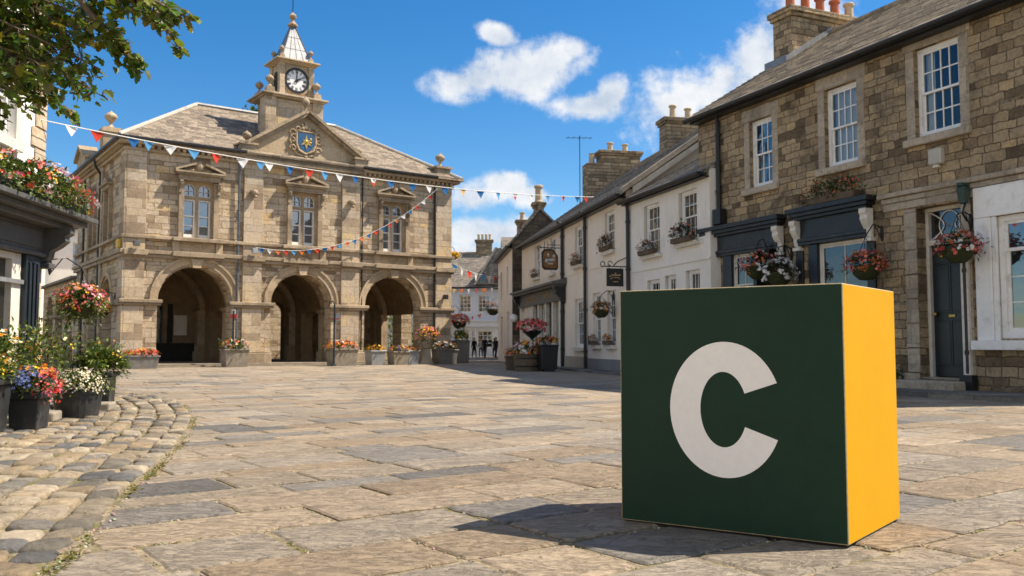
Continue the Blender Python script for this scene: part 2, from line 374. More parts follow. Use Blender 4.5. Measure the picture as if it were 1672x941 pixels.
def sash(parent, x0, x1, z0, z1, y, cols, rt, rb, paint='wpaint', gl='glass', fw=.05, bar=.018, T=FR, split=.5, sill=None, sillm='jamb', head=None):
    """a sliding sash window: box frame, two sashes with glazing bars, panes; y = how far it sits back"""
    mb = MB(); B = lambda a, b, c, d, e, f: mb.prism(rect(a, b, c, d), T, e, f)
    B(x0, x0+fw, z0, z1, y, y+.1); B(x1-fw, x1, z0, z1, y, y+.1)
    B(x0+fw, x1-fw, z1-fw, z1, y, y+.1); B(x0+fw, x1-fw, z0, z0+fw*1.3, y-.01, y+.1)
    zm = z0+(z1-z0)*split; f2 = fw*.62
    pan = MB()
    for (a, b, rows, yy) in ((zm-f2*.5, z1-fw, rt, y+.02), (z0+fw*1.3, zm+f2*.5, rb, y+.05)):
        xa, xb = x0+fw, x1-fw
        B(xa, xa+f2, a, b, yy, yy+.03); B(xb-f2, xb, a, b, yy, yy+.03)
        B(xa+f2, xb-f2, a, a+f2, yy, yy+.03); B(xa+f2, xb-f2, b-f2, b, yy, yy+.03)
        for i in range(1, cols):
            xc = xa+f2+(xb-xa-2*f2)*i/cols; B(xc-bar/2, xc+bar/2, a+f2, b-f2, yy+.004, yy+.028)
        for i in range(1, rows):
            zc = a+f2+(b-a-2*f2)*i/rows; B(xa+f2, xb-f2, zc-bar/2, zc+bar/2, yy+.006, yy+.026)
        pan.prism(rect(xa+f2*.5, xb-f2*.5, a+f2*.5, b-f2*.5), T, yy+.014, yy+.018)
    w = mb.build('window', paint, parent)
    pan.build('pane', gl, w)
    if sill:
        s = MB(); s.prism(rect(x0-sill[0], x1+sill[0], z0-sill[1], z0-.003), T, -sill[2], y-.012)
        s.build('sill', sillm, w, bevel=.008)
    return w
def corbel(mb, x, z1, h, w, dep, y=0, m=0):
    """an S-shaped console bracket seen from the front, projecting towards -y"""
    pr = [(0, 0), (-dep, 0), (-dep*1.0, -h*.14), (-dep*.82, -h*.24), (-dep*.86, -h*.36), (-dep*.62, -h*.52), (-dep*.34, -h*.66), (-dep*.3, -h*.82), (-dep*.16, -h*.95), (0, -h)]
    mb.prism(pr, lambda a, b, d: (d, y+a, z1+b), x-w/2, x+w/2, m)
def urn(mb, c, h, r, m=0, n=12):
    p = [(.62, 0), (.66, .06), (.5, .12), (.3, .2), (.26, .3), (.34, .36), (.7, .46), (1, .62), (1.02, .72), (.8, .82), (.5, .89), (.28, .93), (.14, 1.0), (.001, 1.03)]
    mb.lathe([(r*a, h*b) for a, b in p], c, n, m)
# ------------------------------------------------------------------ plants
GREENS = [(.05, .085, .014), (.075, .12, .02), (.035, .06, .012), (.11, .15, .025), (.06, .09, .02)]
LIME = [(.17, .23, .035), (.23, .27, .05), (.13, .18, .03), (.08, .13, .025)]
DULL = [(.03, .042, .012), (.045, .055, .016), (.06, .06, .02), (.025, .034, .01)]
RED = [(.62, .05, .03), (.7, .1, .05)]; CORAL = [(.75, .16, .12), (.68, .1, .09), (.8, .26, .2)]; PINK = [(.72, .18, .28), (.78, .32, .38), (.6, .1, .2)]
ORANGE = [(.8, .28, .03), (.85, .38, .05)]; YELLOW = [(.85, .55, .04), (.8, .45, .03)]; WHITE = [(.8, .78, .74), (.75, .74, .72)]
BLUE = [(.13, .17, .38), (.18, .23, .45), (.10, .12, .3)]; CREAM = [(.8, .72, .5), (.78, .74, .6), (.7, .6, .4)]; RUST = [(.45, .13, .04), (.5, .2, .06), (.38, .1, .05)]
def leaf(mb, p, d, up, L, w, col):
    d = d.normalized(); sd = d.cross(up)
    if sd.length < 1e-3: sd = d.cross(Vector((1, 0, 0)))
    sd.normalize(); nn = sd.cross(d)
    a = p+d*L*.45+sd*w*.5+nn*L*.06; b = p+d*L*.45-sd*w*.5+nn*L*.06; e = p+d*L-nn*L*.12
    mb.mesh([p, a, e, b], [(0, 1, 2), (0, 2, 3)], 0, col)
def rnd_dir(up=0.0):
    while True:
        v = Vector((U(-1, 1), U(-1, 1), U(-1, 1)))
        if .05 < v.length < 1: break
    v.normalize(); v.z += up; return v.normalized()
def foliage(parent, c, r, n, L, cols=GREENS, name='foliage', low=-.3, droop=0.0, lump=.35, stems=0, stemh=.3):
    """leaf mass: n small leaves through an uneven volume, thinner at the edge"""
    mb = MB(); c = Vector(c); r = r if isinstance(r, tuple) else (r, r, r)
    ph = [U(0, 6.28) for _ in range(6)]
    for i in range(n):
        d = rnd_dir(.15)
        if d.z < low: d.z = -d.z*.5; d.normalize()
        k = 1+lump*(sin(3*atan2(d.y, d.x)+ph[0])*.5+sin(5*atan2(d.y, d.x)+ph[1]+3*d.z)*.5)+U(-.1, .12)
        rad = (U(.25, 1)**.55)*k
        p = c+Vector((d.x*r[0], d.y*r[1], d.z*r[2]))*rad
        if droop and rad > .7: p.z -= droop*U(0, 1)*r[2]
        q = Vector((d.x+U(-.8, .8), d.y+U(-.8, .8), d.z+U(-.6, .9)-droop*.6))
        cc = R.choice(cols); j = U(.75, 1.25)
        leaf(mb, p, q, Vector((U(-.3, .3), U(-.3, .3), 1)), L*U(.6, 1.3), L*U(.35, .7), tuple(x*j for x in cc))
    for i in range(stems):
        a = U(0, 6.28); p = c+Vector((cos(a)*r[0]*U(0, .6), sin(a)*r[1]*U(0, .6), r[2]*.2)); d = Vector((U(-.35, .35), U(-.35, .35), 1))
        for k in range(9):
            t = k/8.0; q = p+d*stemh*t
            for e in range(2): leaf(mb, q, Vector((U(-1, 1), U(-1, 1), U(-.1, .8))), Vector((0, 0, 1)), L*U(.7, 1.3), L*.4, tuple(x*U(.8, 1.2) for x in R.choice(cols)))
    return mb.build(name, 'leaf', parent)
def blossoms(parent, c, r, n, size, cols, name='blossoms', low=-.2, petals=5, cluster=1, clr=.03, up=.2, front=None, sector=None):
    """small flowers: discs of petals facing outwards, in loose clusters"""
    mb = MB(); c = Vector(c); r = r if isinstance(r, tuple) else (r, r, r)
    for i in range(n):
        d = rnd_dir(up)
        if d.z < low: d.z = abs(d.z); d.normalize()
        if front is not None and d.dot(front) < -.25: d = d-front*2*d.dot(front)
        if sector is not None and d.dot(sector[0]) < sector[1]: continue
        base = c+Vector((d.x*r[0], d.y*r[1], d.z*r[2]))*U(.88, 1.12)
        cc = R.choice(cols)
        for k in range(cluster):
            p = base+Vector((U(-clr, clr), U(-clr, clr), U(-clr, clr)))
            n_ = (d+Vector((U(-.5, .5), U(-.5, .5), U(-.2, .6)))).normalized()
            a = n_.cross(Vector((.3, .2, 1))).normalized(); b = n_.cross(a); s = size*U(.7, 1.25); o = U(0, 6)
            j = U(.85, 1.12); col = tuple(min(.9, x*j) for x in cc)
            pts = [p-n_*s*.15]; m = petals*2
            for e in range(m):
                rr = s*(1 if e % 2 == 0 else .62); t = o+2*pi*e/m
                pts.append(p+a*rr*cos(t)+b*rr*sin(t)+n_*s*.12*(1 if e % 2 == 0 else -.4))
            mb.mesh(pts, [(0, 1+e, 1+(e+1) % m) for e in range(m)], 0, col)
    return mb.build(name, 'petal', parent)
def basket(label, loc, r, flowers, cat='hanging basket', group='hanging flower baskets', nl=420, L=.06, fs=.024, hang=.45, greens=GREENS, trail=.35, nf=90, bracket=None, low=-.55):
    """half-round lined basket on chains with trailing plants; loc = centre of the rim; bracket = wall point it hangs off"""
    t = root('hanging_basket', label, cat, loc, 0, group)
    mb = MB(); mb.lathe([(.001, -.75*r), (.35*r, -.7*r), (.62*r, -.45*r), (.72*r, -.15*r), (.74*r, 0), (.66*r, .02*r), (.001, .02*r)], n=14)
    mb.build('bowl', 'moss_basket', t, smooth=True)
    ch = MB()
    for k in range(3): ch.tube([(.7*r*cos(k*2.09), .7*r*sin(k*2.09), 0), (0, 0, hang)], .006, 5)
    if bracket:
        b = Vector(bracket)-Vector(loc); ch.tube([(0, 0, hang), (b.x*.5, b.y*.5, max(hang, b.z)+.05), (b.x, b.y, b.z)], .011, 6)
        ch.tube([(b.x*.6, b.y*.6, max(hang, b.z)+.04), (b.x, b.y, b.z-.22)], .009, 6)
        ch.ball((b.x, b.y, b.z-.1), (.03, .03, .14), 6)
    ch.build('hanger', 'black', t)
    foliage(t, (0, 0, .12*r), (r*1.0, r*1.0, r*.62), nl, L, greens, low=low, droop=trail)
    for i, (cols, share) in enumerate(flowers):
        blossoms(t, (0, 0, .1*r), (r*1.02, r*1.02, r*.68), int(nf*share), fs, cols, low=-.6, cluster=3, clr=.035)
    return t
def windowbox(label, parentframe, x, z, w, flowers, y=-.12, d=.16, h=.12, fh=.16, nl=160, fs=.022, mat='wood', greens=DULL, group='window boxes on the white houses', L=.05, nf=40, cat='window box'):
    loc, ang = parentframe
    p = Vector((loc[0], loc[1], 0))+Matrix.Rotation(ang, 3, 'Z') @ Vector((x, y, z))
    t = root('window_box', label, cat, p, ang, group)
    mb = MB(); mb.frust((0, 0), 0, h, w/2*.93, d/2*.85, w/2, d/2); mb.build('trough', mat, t, bevel=.006)
    foliage(t, (0, -.02, h+fh*.3), (w*.55, d*.75, fh), nl, L, greens, low=-.4, droop=.5, lump=.5)
    for cols, share in flowers: blossoms(t, (0, -.02, h+fh*.35), (w*.54, d*.8, fh*.95), int(nf*share), fs, cols, low=-.35, cluster=2, clr=.02)
    return t
def planter(label, x, y, w, d, h, mat, flowers, ang=0, fh=.16, taper=.86, nl=200, fs=.026, greens=GREENS, group='flower planters in front of the market hall', L=.06, nf=60, z=0, rim=.02, spread=1.1, kind='square_planter'):
    t = root(kind, label, 'planter', (x, y, z), ang, group)
    mb = MB(); mb.frust((0, 0), 0, h-.05, w/2*taper, d/2*taper, w/2*.97, d/2*.97)
    mb.frust((0, 0), h-.05, h, w/2+rim, d/2+rim, w/2+rim, d/2+rim); mb.build('box', mat, t, bevel=.008)
    mb = MB(); mb.box(-w/2*.9, w/2*.9, -d/2*.9, d/2*.9, h-.02, h+.006); mb.build('soil', 'soil', t)
    foliage(t, (0, 0, h+fh*.25), (w*.5*spread, d*.5*spread, fh), nl, L, greens, low=-.25, droop=.3, lump=.5)
    for cols, share in flowers: blossoms(t, (0, 0, h+fh*.3), (w*.5*spread, d*.5*spread, fh*1.02), int(nf*share), fs, cols, low=-.2, cluster=2, clr=.03)
    return t
# ------------------------------------------------------------------ the market hall
HLOC, HANG = (-12.96, 29.10, 0), atan2(.5886, .8084)
HM = Matrix.Translation(HLOC) @ Matrix.Rotation(HANG, 4, 'Z')
hall = root('market_hall', 'stone market hall with three round arches, clock tower and blue shield in its gable', 'town hall', HLOC, HANG)
W_, D_ = 12.8, 8.6
ARCH = [(2.35, 1.27), (6.25, 1.2), (10.12, 1.27)]
ZS, ZST = 2.22, 3.72
WIN = [2.37, 6.3, 10.1]
mb = MB()
outer = [(0, 0)]
for xc, r in ARCH: outer += archhole(xc, r, ZS, 0)
outer += [(W_, 0), (W_, 7.62), (0, 7.62)]
mb.wall(outer, [rect(x-.52, x+.52, 4.5, 6.5) for x in WIN], FR, 0, .6)
SA = [(2.65, .92), (4.95, .92), (7.35, .62)]
outer = [(.6, 0)]
for xc, r in SA: outer += archhole(xc, r, ZS, 0)
outer += [(D_, 0), (D_, 7.62), (.6, 7.62)]
SWIN = [2.6, 5.35]
mb.wall(outer, [rect(y-.36, y+.36, 4.55, 6.3) for y in SWIN], SD(0), 0, .5)
outer = [(.6, 0)]
for xc, r in [(2.3, .95), (5.0, .95)]: outer += archhole(xc, r, ZS, 0)
outer += [(D_, 0), (D_, 7.62), (.6, 7.62)]
mb.wall(outer, [], lambda a, z, d: (W_-d, a, z), 0, .5)
outer = [(.5, 0)]+archhole(8.3, .5, ZS, 0)+archhole(9.6, .55, ZS, 0)+archhole(11.3, .62, ZS, 0)+[(W_-.5, 0), (W_-.5, 7.62), (.5, 7.62)]
mb.wall(outer, [], lambda a, z, d: (a, D_-d, z), 0, .5)
mb.build('wall', 'hall', hall)
# quoin piers and pilasters, proud of the wall
mb = MB()
for x0, x1 in ((-.03, .62), (3.97, 4.68), (7.82, 8.58), (12.05, 12.83)):
    mb.box(x0, x1, -.09, -.002, .552, 7.34)
for y0, y1 in ((-.09, .55), (3.55, 4.05), (6.15, 6.6)):
    for z0, z1 in ((0.552, 7.34),): mb.box(-.09, -.031 if y0 < 0 else -.002, y0+.001, y1, z0, z1)
mb.build('pilaster', 'quoin', hall, bevel=.012)
# plinths, imposts
mb = MB()
for x0, x1 in ((-.14, 1.1), (3.6, 5.07), (7.43, 8.87), (11.37, 12.92)):
    mb.box(x0, x1, -.16, -.003, 0, .48); mb.box(x0-.0, x1+.0, -.13, -.003, .482, .55)
mb.box(-.16, -.142, -.1, 1.72, 0, .48)
mb.build('plinth', 'weather', hall, bevel=.02)
mb = MB()
for x0, x1 in ((-.13, 1.17), (3.53, 5.14), (7.36, 8.94), (11.3, 12.93)):
    mb.box(x0, x1, -.15, -.003, 2.10, 2.18); mb.box(x0-.04, x1+.04, -.19, -.003, 2.182, 2.30)
for y0, y1 in ((.0, 1.76), (3.5, 4.1), (5.83, 6.75)): mb.box(-.17, -.003, y0, y1, 2.10, 2.30)
mb.build('impost', 'weather', hall, bevel=.015)
mb = MB()
for xc, r in ARCH:
    band(mb, xc, r-.002, r+.2, ZS+.085, FR, -.06, .001); band(mb, xc, r+.2, r+.27, ZS+.085, FR, -.1, .001)
for yc, r in SA: band(mb, yc, r, r+.16, ZS+.085, SD(0), -.07, .001)
mb.build('archivolt', 'dress', hall)
mb = MB()
for xc, r in ARCH:
    mb.prism([(xc-.13, ZS+r-.03), (xc+.13, ZS+r-.03), (xc+.19, ZST), (xc-.19, ZST)], FR, -.17, -.002)
mb.build('keystone', 'dress', hall, bevel=.02)
# string course, sill course, cornice
mb = MB()
for z0, z1, p in ((ZST, 3.84, .13), (3.842, 3.97, .19), (4.36, 4.47, .15)):
    mb.box(-p, W_+p, -p, -.001, z0, z1); mb.box(-p, -.001, .001, D_, z0, z1); mb.box(W_+.001, W_+p, .001, D_, z0, z1)
for x0, x1 in ((-.03, .62), (3.97, 4.68), (7.82, 8.58), (12.05, 12.83)): mb.box(x0-.05, x1+.05, -.27, -.19, ZST+.06, 3.975)
for x in WIN: mb.box(x-.88, x+.88, -.25, -.151, 4.34, 4.475); mb.box(x-.88, x+.88, -.27, -.191, 3.80, 3.972)
mb.build('string_course', 'weather', hall, bevel=.012)
mb = MB()
for z0, z1, p in ((7.34, 7.44, .12), (7.54, 7.63, .3)):
    mb.box(-p, W_+p, -p, -.001, z0, z1); mb.box(-p, -.001, .001, D_, z0, z1); mb.box(W_+.001, W_+p, .001, D_, z0, z1)
k = 0.08
while k < W_:
    mb.box(k, k+.1, -.22, -.002, 7.442, 7.538); k += .21
k = .1
while k < D_:
    mb.box(-.22, -.002, k, k+.1, 7.442, 7.538); k += .21
mb.build('cornice', 'dress', hall)
mb = MB()
mb.box(-.4, 3.95, -.42, -.29, 7.66, 7.76); mb.box(8.6, W_+.4, -.42, -.29, 7.66, 7.76); mb.box(-.42, -.29, -.285, D_, 7.66, 7.76)
mb.build('gutter', 'black', hall, bevel=.02)
# roof
mb = MB(); e = .36; z0 = 7.72; zr = 10.4
A, B, C, D = (-e, -e, z0), (W_+e, -e, z0), (W_+e, D_+e, z0), (-e, D_+e, z0); Ra, Rb = (3.45, 4.3, zr), (9.45, 4.3, zr)
mb.face([A, B, Rb, Ra]); mb.face([B, C, Rb]); mb.face([C, D, Ra, Rb]); mb.face([D, A, Ra])
mb.face([(p[0], p[1], p[2]-.07) for p in (A, D, C, B)])
for p, q in ((A, B), (B, C), (C, D), (D, A)): mb.face([p, q, (q[0], q[1], q[2]-.07), (p[0], p[1], p[2]-.07)])
mb.face([(4.0, -.05, 7.75), (4.0, 3.2, 7.75), (6.27, 3.2, 9.5), (6.27, -.05, 9.5)]); mb.face([(8.55, -.05, 7.75), (8.55, 3.2, 7.75), (6.27, 3.2, 9.5), (6.27, -.05, 9.5)])
rf = mb.build('roof', 'roofhall', hall)
mb = MB()
for p, q in ((A, Ra), (B, Rb), (C, Rb), (D, Ra)): mb.tube([Vector(p)+Vector((0, 0, .02)), Vector(q)+Vector((0, 0, .02))], .085, 8)
mb.build('hip_cap', 'leadpale', rf)
mb = MB(); mb.tube([Vector(Ra)+Vector((0, 0, .03)), Vector(Rb)+Vector((0, 0, .03))], .09, 8); mb.build('ridge_cap', 'lead', rf)
# gable over the middle bay
gb = MB(); gb.prism([(4.02, 7.5), (8.53, 7.5), (8.53, 7.95), (6.275, 9.42), (4.02, 7.95)], FR, -.12, .35)
ped = gb.build('gable', 'dress', hall)
mb = MB()
mb.box(3.9, 8.65, -.3, -.121, 7.44, 7.62)
for sx in (-1, 1):
    p0 = Vector((6.275+sx*2.34, 0, 7.92)); p1 = Vector((6.275, 0, 9.45)); dd = (p1-p0).normalized(); nn = Vector((-dd.z, 0, dd.x))*(1 if sx < 0 else -1)
    for o0, o1, y0 in ((-.03, .08, -.28), (.08, .18, -.38)):
        pts = [p0+nn*o0, p1+nn*o0, p1+nn*o1, p0+nn*o1]
        mb.prism([(q.x, q.z) for q in pts], FR, y0, .4)
    mb.box(6.275+sx*2.25-.28, 6.275+sx*2.25+.28, -.32, .38, 7.63, 8.0); mb.box(6.275+sx*2.25-.34, 6.275+sx*2.25+.34, -.38, .42, 8.0, 8.07)
mb.build('coping', 'weather', ped, bevel=.012)
mb = MB()
for x, z in ((4.05, 8.07), (8.5, 8.07)): urn(mb, (x, 0, z), .5, .17)
urn(mb, (6.275, -.05, 9.58), .62, .15); mb.box(6.12, 6.43, -.2, .1, 9.45, 9.6)
mb.build('finial', 'weather', ped, smooth=True)
# coat of arms
cs = MB(); xc, zc = 6.25, 8.42
shp = [(-.34, .34), (.34, .34), (.34, -.1), (.25, -.31), (0, -.43), (-.25, -.31), (-.34, -.1)]
cs.prism([(xc+a*1.22, zc+b*1.2) for a, b in shp], FR, -.2, -.121)
for i in range(len(shp)):
    a, b = shp[i], shp[(i+1) % len(shp)]
    cs.tube([(xc+a[0]*1.12, -.2, zc+a[1]*1.1), (xc+b[0]*1.12, -.2, zc+b[1]*1.1)], .045, 6)
for sx in (-1, 1):
    for cx, cz, r in ((.5, .3, .14), (.52, .02, .11), (.5, -.28, .13), (.3, .46, .1)):
        cs.tube([(xc+sx*(cx+r*cos(t)*(1-.07*k)), -.16-.012*k, zc+cz+r*sin(t)*(1-.07*k)) for k, t in enumerate([x*.8 for x in range(8)])], .04, 6, r1=.02)
    cs.tube([(xc+sx*.55, -.15, zc+.25), (xc+sx*.62, -.16, zc), (xc+sx*.5, -.15, zc-.3), (xc+sx*.3, -.15, zc-.5), (xc, -.15, zc-.55)], .04, 6)
for a, b, r in ((0, .56, .12), (-.12, .5, .09), (.12, .5, .09), (0, .7, .08), (.06, .64, .07), (-.16, .62, .06), (0, -.58, .07)): cs.ball((xc+a, -.18, zc+b), (r, .08, r), 6)
arms = cs.build('coat_of_arms', 'dress', hall, smooth=False)
mb = MB(); mb.prism([(xc+a*.92, zc+b*.92) for a, b in shp], FR, -.225, -.201); mb.build('shield', 'shield', arms)
mb = MB()
for an, L in ((90, .28), (270, .3), (215, .27), (325, .26), (20, .2), (160, .16)):
    a = radians(an); d = Vector((cos(a), 0, sin(a))); q = Vector((-d.z, 0, d.x)); o = Vector((xc, -.24, zc))
    pts = [o-q*.035, o+d*L*.4-q*.05, o+d*L, o+d*L*.4+q*.05, o+q*.035]
    mb.prism([(p.x, p.z) for p in pts], FR, -.245, -.226)
mb.ball((xc, -.24, zc), (.075, .03, .075), 6); mb.ball((xc+.17, -.24, zc+.1), (.05, .02, .06), 6); mb.ball((xc+.17, -.24, zc-.02), (.06, .02, .03), 6)
mb.build('star', 'gold', arms)
# windows
def hallwin(x, T=FR, w=.52, z0=4.5, z1=6.5, dressing=True):
    st = MB(); zt = 5.93
    st.wall(rect(x-w, x+w, z0, z1), [rect(x-w+.04, x-.05, z0+.03, zt-.05), rect(x+.05, x+w-.04, z0+.03, zt-.05), archhole(x-w/2+.0, w/2-.045, z1-.3, zt+.05), archhole(x+w/2, w/2-.045, z1-.3, zt+.05)], T, .14, .28)
    wd = st.build('window', 'dress', hall)
    fr = MB(); pn = MB()
    for xa, xb in ((x-w+.04, x-.05), (x+.05, x+w-.04)):
        for a, b, c, d in ((xa, xa+.058, z0+.03, zt-.05), (xb-.058, xb, z0+.03, zt-.05), (xa+.058, xb-.058, z0+.03, z0+.14), (xa+.058, xb-.058, zt-.11, zt-.05), (xa+.058, xb-.058, 5.255, 5.305), (xa+.058, xb-.058, 4.93, 4.955)):
            fr.prism(rect(a, b, c, d), T, .19, .25)
        xm = (xa+xb)/2; r0 = (xb-xa)/2
        fr.prism(arc(xm, r0, z1-.3, 12)+arc(xm, r0-.03, z1-.3, 12, 0.0, pi), T, .19, .25)
        for a, b in ((xa, xa+.03), (xb-.03, xb)): fr.prism(rect(a, b, zt+.05, z1-.3), T, .19, .25)
        fr.prism(rect(xa+.03, xb-.03, zt+.05, zt+.09), T, .19, .25); fr.prism(rect(xm-.007, xm+.007, zt+.09, z1-.08), T, .2, .24)
        fr.prism(rect(xa+.03, xb-.03, 6.17, 6.185), T, .2, .24)
        pn.prism(rect(xa, xb, z0+.03, z1-.02), T, .265, .275)
    fr.build('frame', 'wpaint', wd); pn.build('pane', 'glassblue', wd)
for x in WIN: hallwin(x)
for y in SWIN: hallwin(y, SD(0), .36, 4.55, 6.3)
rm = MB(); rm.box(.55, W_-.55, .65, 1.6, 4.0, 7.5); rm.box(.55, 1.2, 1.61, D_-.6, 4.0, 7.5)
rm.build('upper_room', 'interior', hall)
for wi, x in enumerate(WIN):
    mb = MB()
    for sx in (-1, 1):
        mb.box(x+sx*.6-.085, x+sx*.6+.085, -.13, -.002, 4.476, 6.46)
        mb.box(x+sx*.66-.05, x+sx*.66+.05, -.19, -.131, 6.05, 6.46); corbel(mb, x+sx*.66, 6.46, .36, .1, .2, -.131)
    mb.box(x-.72, x+.72, -.16, -.002, 6.505, 6.68); mb.box(x-.8, x+.8, -.26, -.002, 6.682, 6.74); mb.box(x-.86, x+.86, -.32, -.002, 6.742, 6.80)
    for sx in (-1, 1):
        p0 = Vector((x+sx*.84, 0, 6.80)); p1 = Vector((x+sx*.14, 0, 7.06)); dd = (p1-p0).normalized(); nn = Vector((-dd.z, 0, dd.x))*(1 if sx < 0 else -1)
        mb.prism([(q.x, q.z) for q in (p0, p1, p1+nn*.07, p0+nn*.07)], FR, -.3, -.003)
        mb.ball((x+sx*.3, -.12, 6.87), (.12, .07, .05), 6); mb.ball((x+sx*.5, -.11, 6.85), (.1, .06, .035), 6)
        mb.ball((x+sx*.16, -.14, 7.07), (.06, .06, .06), 6)
    mb.prism([(x-.8, 6.802), (x+.8, 6.802), (x+.12, 7.02), (x-.12, 7.02)], FR, -.08, -.004)
    mb.ball((x, -.14, 7.0), (.13, .1, .16), 8); mb.ball((x, -.16, 7.15), (.07, .06, .05), 6)
    mb.build('window_hood', 'weather', hall)
    mb = MB()
    mb.box(x-.86, x-.62, -.12, -.003, 3.974, 4.338); mb.box(x+.62, x+.86, -.12, -.003, 3.974, 4.338); mb.box(x-.6, x+.6, -.05, -.003, 3.974, 4.338)
    if wi == 1:
        mb.tube([(x+.26*cos(t), -.07, 4.16+.15*sin(t)) for t in [pi+i*pi/8 for i in range(9)]], .035, 6); mb.ball((x, -.06, 4.2), (.1, .05, .1), 7)
        for sx in (-1, 1): mb.ball((x+sx*.38, -.06, 4.2), (.1, .04, .07), 6)
    else:
        mb.tube([(x+a, -.06, 4.2+b) for a, b in ((-.36, .06), (-.2, -.05), (0, -.1), (.2, -.05), (.36, .06))], .028, 6)
        mb.tube([(x+a, -.06, 4.2+b) for a, b in ((-.15, .02), (0, .07), (.15, .02))], .022, 6)
    mb.build('apron', 'dress', hall)
for y in SWIN:
    mb = MB()
    for s_ in (-1, 1): mb.box(-.12, -.002, y+s_*.45-.07, y+s_*.45+.07, 4.476, 6.34)
    mb.box(-.16, -.002, y-.54, y+.54, 6.342, 6.46); mb.box(-.26, -.002, y-.62, y+.62, 6.462, 6.53)
    mb.prism([(y-.6, 6.532), (y+.6, 6.532), (y, 6.78)], SD(0), -.2, -.003)
    mb.build('window_hood', 'weather', hall)
# carved bosses between the windows
for x in (4.33, 8.2):
    mb = MB(); mb.ball((x, -.2, 6.28), (.13, .12, .12), 8); mb.box(x-.13, x+.13, -.2, -.091, 6.3, 6.38); mb.ball((x, -.24, 6.14), (.07, .09, .06), 6)
    mb.build('boss', 'weather', hall)
# rainwater pipes
def pipe(parent, x, z0, z1, y=-.06, r=.045, T=None, mat='black', hop=None, swan=None):
    mb = MB(); T = T or (lambda a, z, d: (a, d, z))
    if swan: mb.tube([T(x+swan[0], z1+swan[2], swan[1]), T(x+swan[0]*.8, z1+swan[2]*.6, swan[1]*.9), T(x+swan[0]*.1, z1+.02, y*1.2), T(x, z1-.15, y)], r*.95, 8)
    mb.tube([T(x, z1-.15 if swan else z1, y), T(x, z0, y)], r, 8)
    z = z1-.4
    while z > z0+.3:
        mb.tube([T(x, z, y), T(x, z-.06, y)], r*1.35, 8); z -= 1.25
    if hop: mb.frust((T(x, 0, y)[0], T(x, 0, y)[1]), hop, hop+.16, r*1.4, r*1.4, r*2.3, r*2.3)
    return mb.build('drainpipe', mat, parent)
pipe(hall, 3.78, 0, 7.6, -.1, .04, mat='pipegrey'); pipe(hall, 8.7, 0, 7.55, -.05, .03)
pipe(hall, 12.0, 0, 7.6, -.08, .045)
pipe(hall, 3.8, 0, 7.1, -.1, .05, lambda a, z, d: (d, a, z), swan=(0, -.33, .5)); pipe(hall, 6.75, 0, 7.3, -.1, .05, lambda a, z, d: (d, a, z))
# arcade inside
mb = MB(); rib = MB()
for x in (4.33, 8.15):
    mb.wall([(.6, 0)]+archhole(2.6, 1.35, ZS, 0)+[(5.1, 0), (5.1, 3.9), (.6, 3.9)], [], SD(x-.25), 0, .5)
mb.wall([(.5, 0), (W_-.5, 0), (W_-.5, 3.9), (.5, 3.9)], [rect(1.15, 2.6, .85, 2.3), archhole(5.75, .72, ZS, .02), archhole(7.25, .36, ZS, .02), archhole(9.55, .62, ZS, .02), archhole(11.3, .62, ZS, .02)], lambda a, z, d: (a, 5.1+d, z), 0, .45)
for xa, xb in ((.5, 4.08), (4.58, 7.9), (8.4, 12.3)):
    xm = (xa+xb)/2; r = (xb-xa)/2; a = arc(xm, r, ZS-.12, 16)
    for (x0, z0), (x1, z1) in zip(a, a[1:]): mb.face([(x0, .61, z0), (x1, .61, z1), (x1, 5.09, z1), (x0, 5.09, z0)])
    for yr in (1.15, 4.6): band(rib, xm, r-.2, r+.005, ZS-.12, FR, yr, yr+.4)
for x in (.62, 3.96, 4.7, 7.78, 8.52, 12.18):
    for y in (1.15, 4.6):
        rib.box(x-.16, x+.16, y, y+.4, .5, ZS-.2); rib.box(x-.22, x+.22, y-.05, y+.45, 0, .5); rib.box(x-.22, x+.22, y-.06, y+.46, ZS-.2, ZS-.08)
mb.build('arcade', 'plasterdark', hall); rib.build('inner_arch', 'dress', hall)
bx(hall, 'upper_floor', 'interior', (.51, W_-.51, .61, D_-.51, 3.91, 3.99))
mb = MB(); mb.box(-.25, W_+.25, -.34, D_, -.02, .055); mb.box(-.1, W_+.1, -.2, D_-.01, .056, .11); mb.build('arcade_floor', 'floorstone', hall, bevel=.01)
dr = bx(hall, 'door', 'doorgreen', (5.04, 6.46, 5.2, 5.26, .1, 2.9)); 
mb = MB(); mb.box(1.15, 1.19, 5.12, 5.2, .85, 2.3); mb.box(1.85, 1.9, 5.12, 5.2, .85, 2.3); mb.box(2.56, 2.6, 5.12, 5.2, .85, 2.3); mb.box(1.19, 2.56, 5.12, 5.2, 1.85, 1.9)
bx(hall, 'dark_lower_panel', 'interior', (.7, 3.9, 5.02, 5.09, .12, .84)); bx(hall, 'notice_panel', 'opaint', (3.0, 3.5, 5.05, 5.09, 1.15, 1.95)); bx(hall, 'inner_door', 'interior', (2.75, 2.95, 5.06, 5.09, .85, 2.4))  # first box: dark panel over the lower part of the left bay's rear wall
w = mb.build('window', 'slatepaint', hall); mb = MB(); mb.box(1.16, 2.59, 5.15, 5.16, .86, 2.29); mb.build('pane', 'glassblue', w)
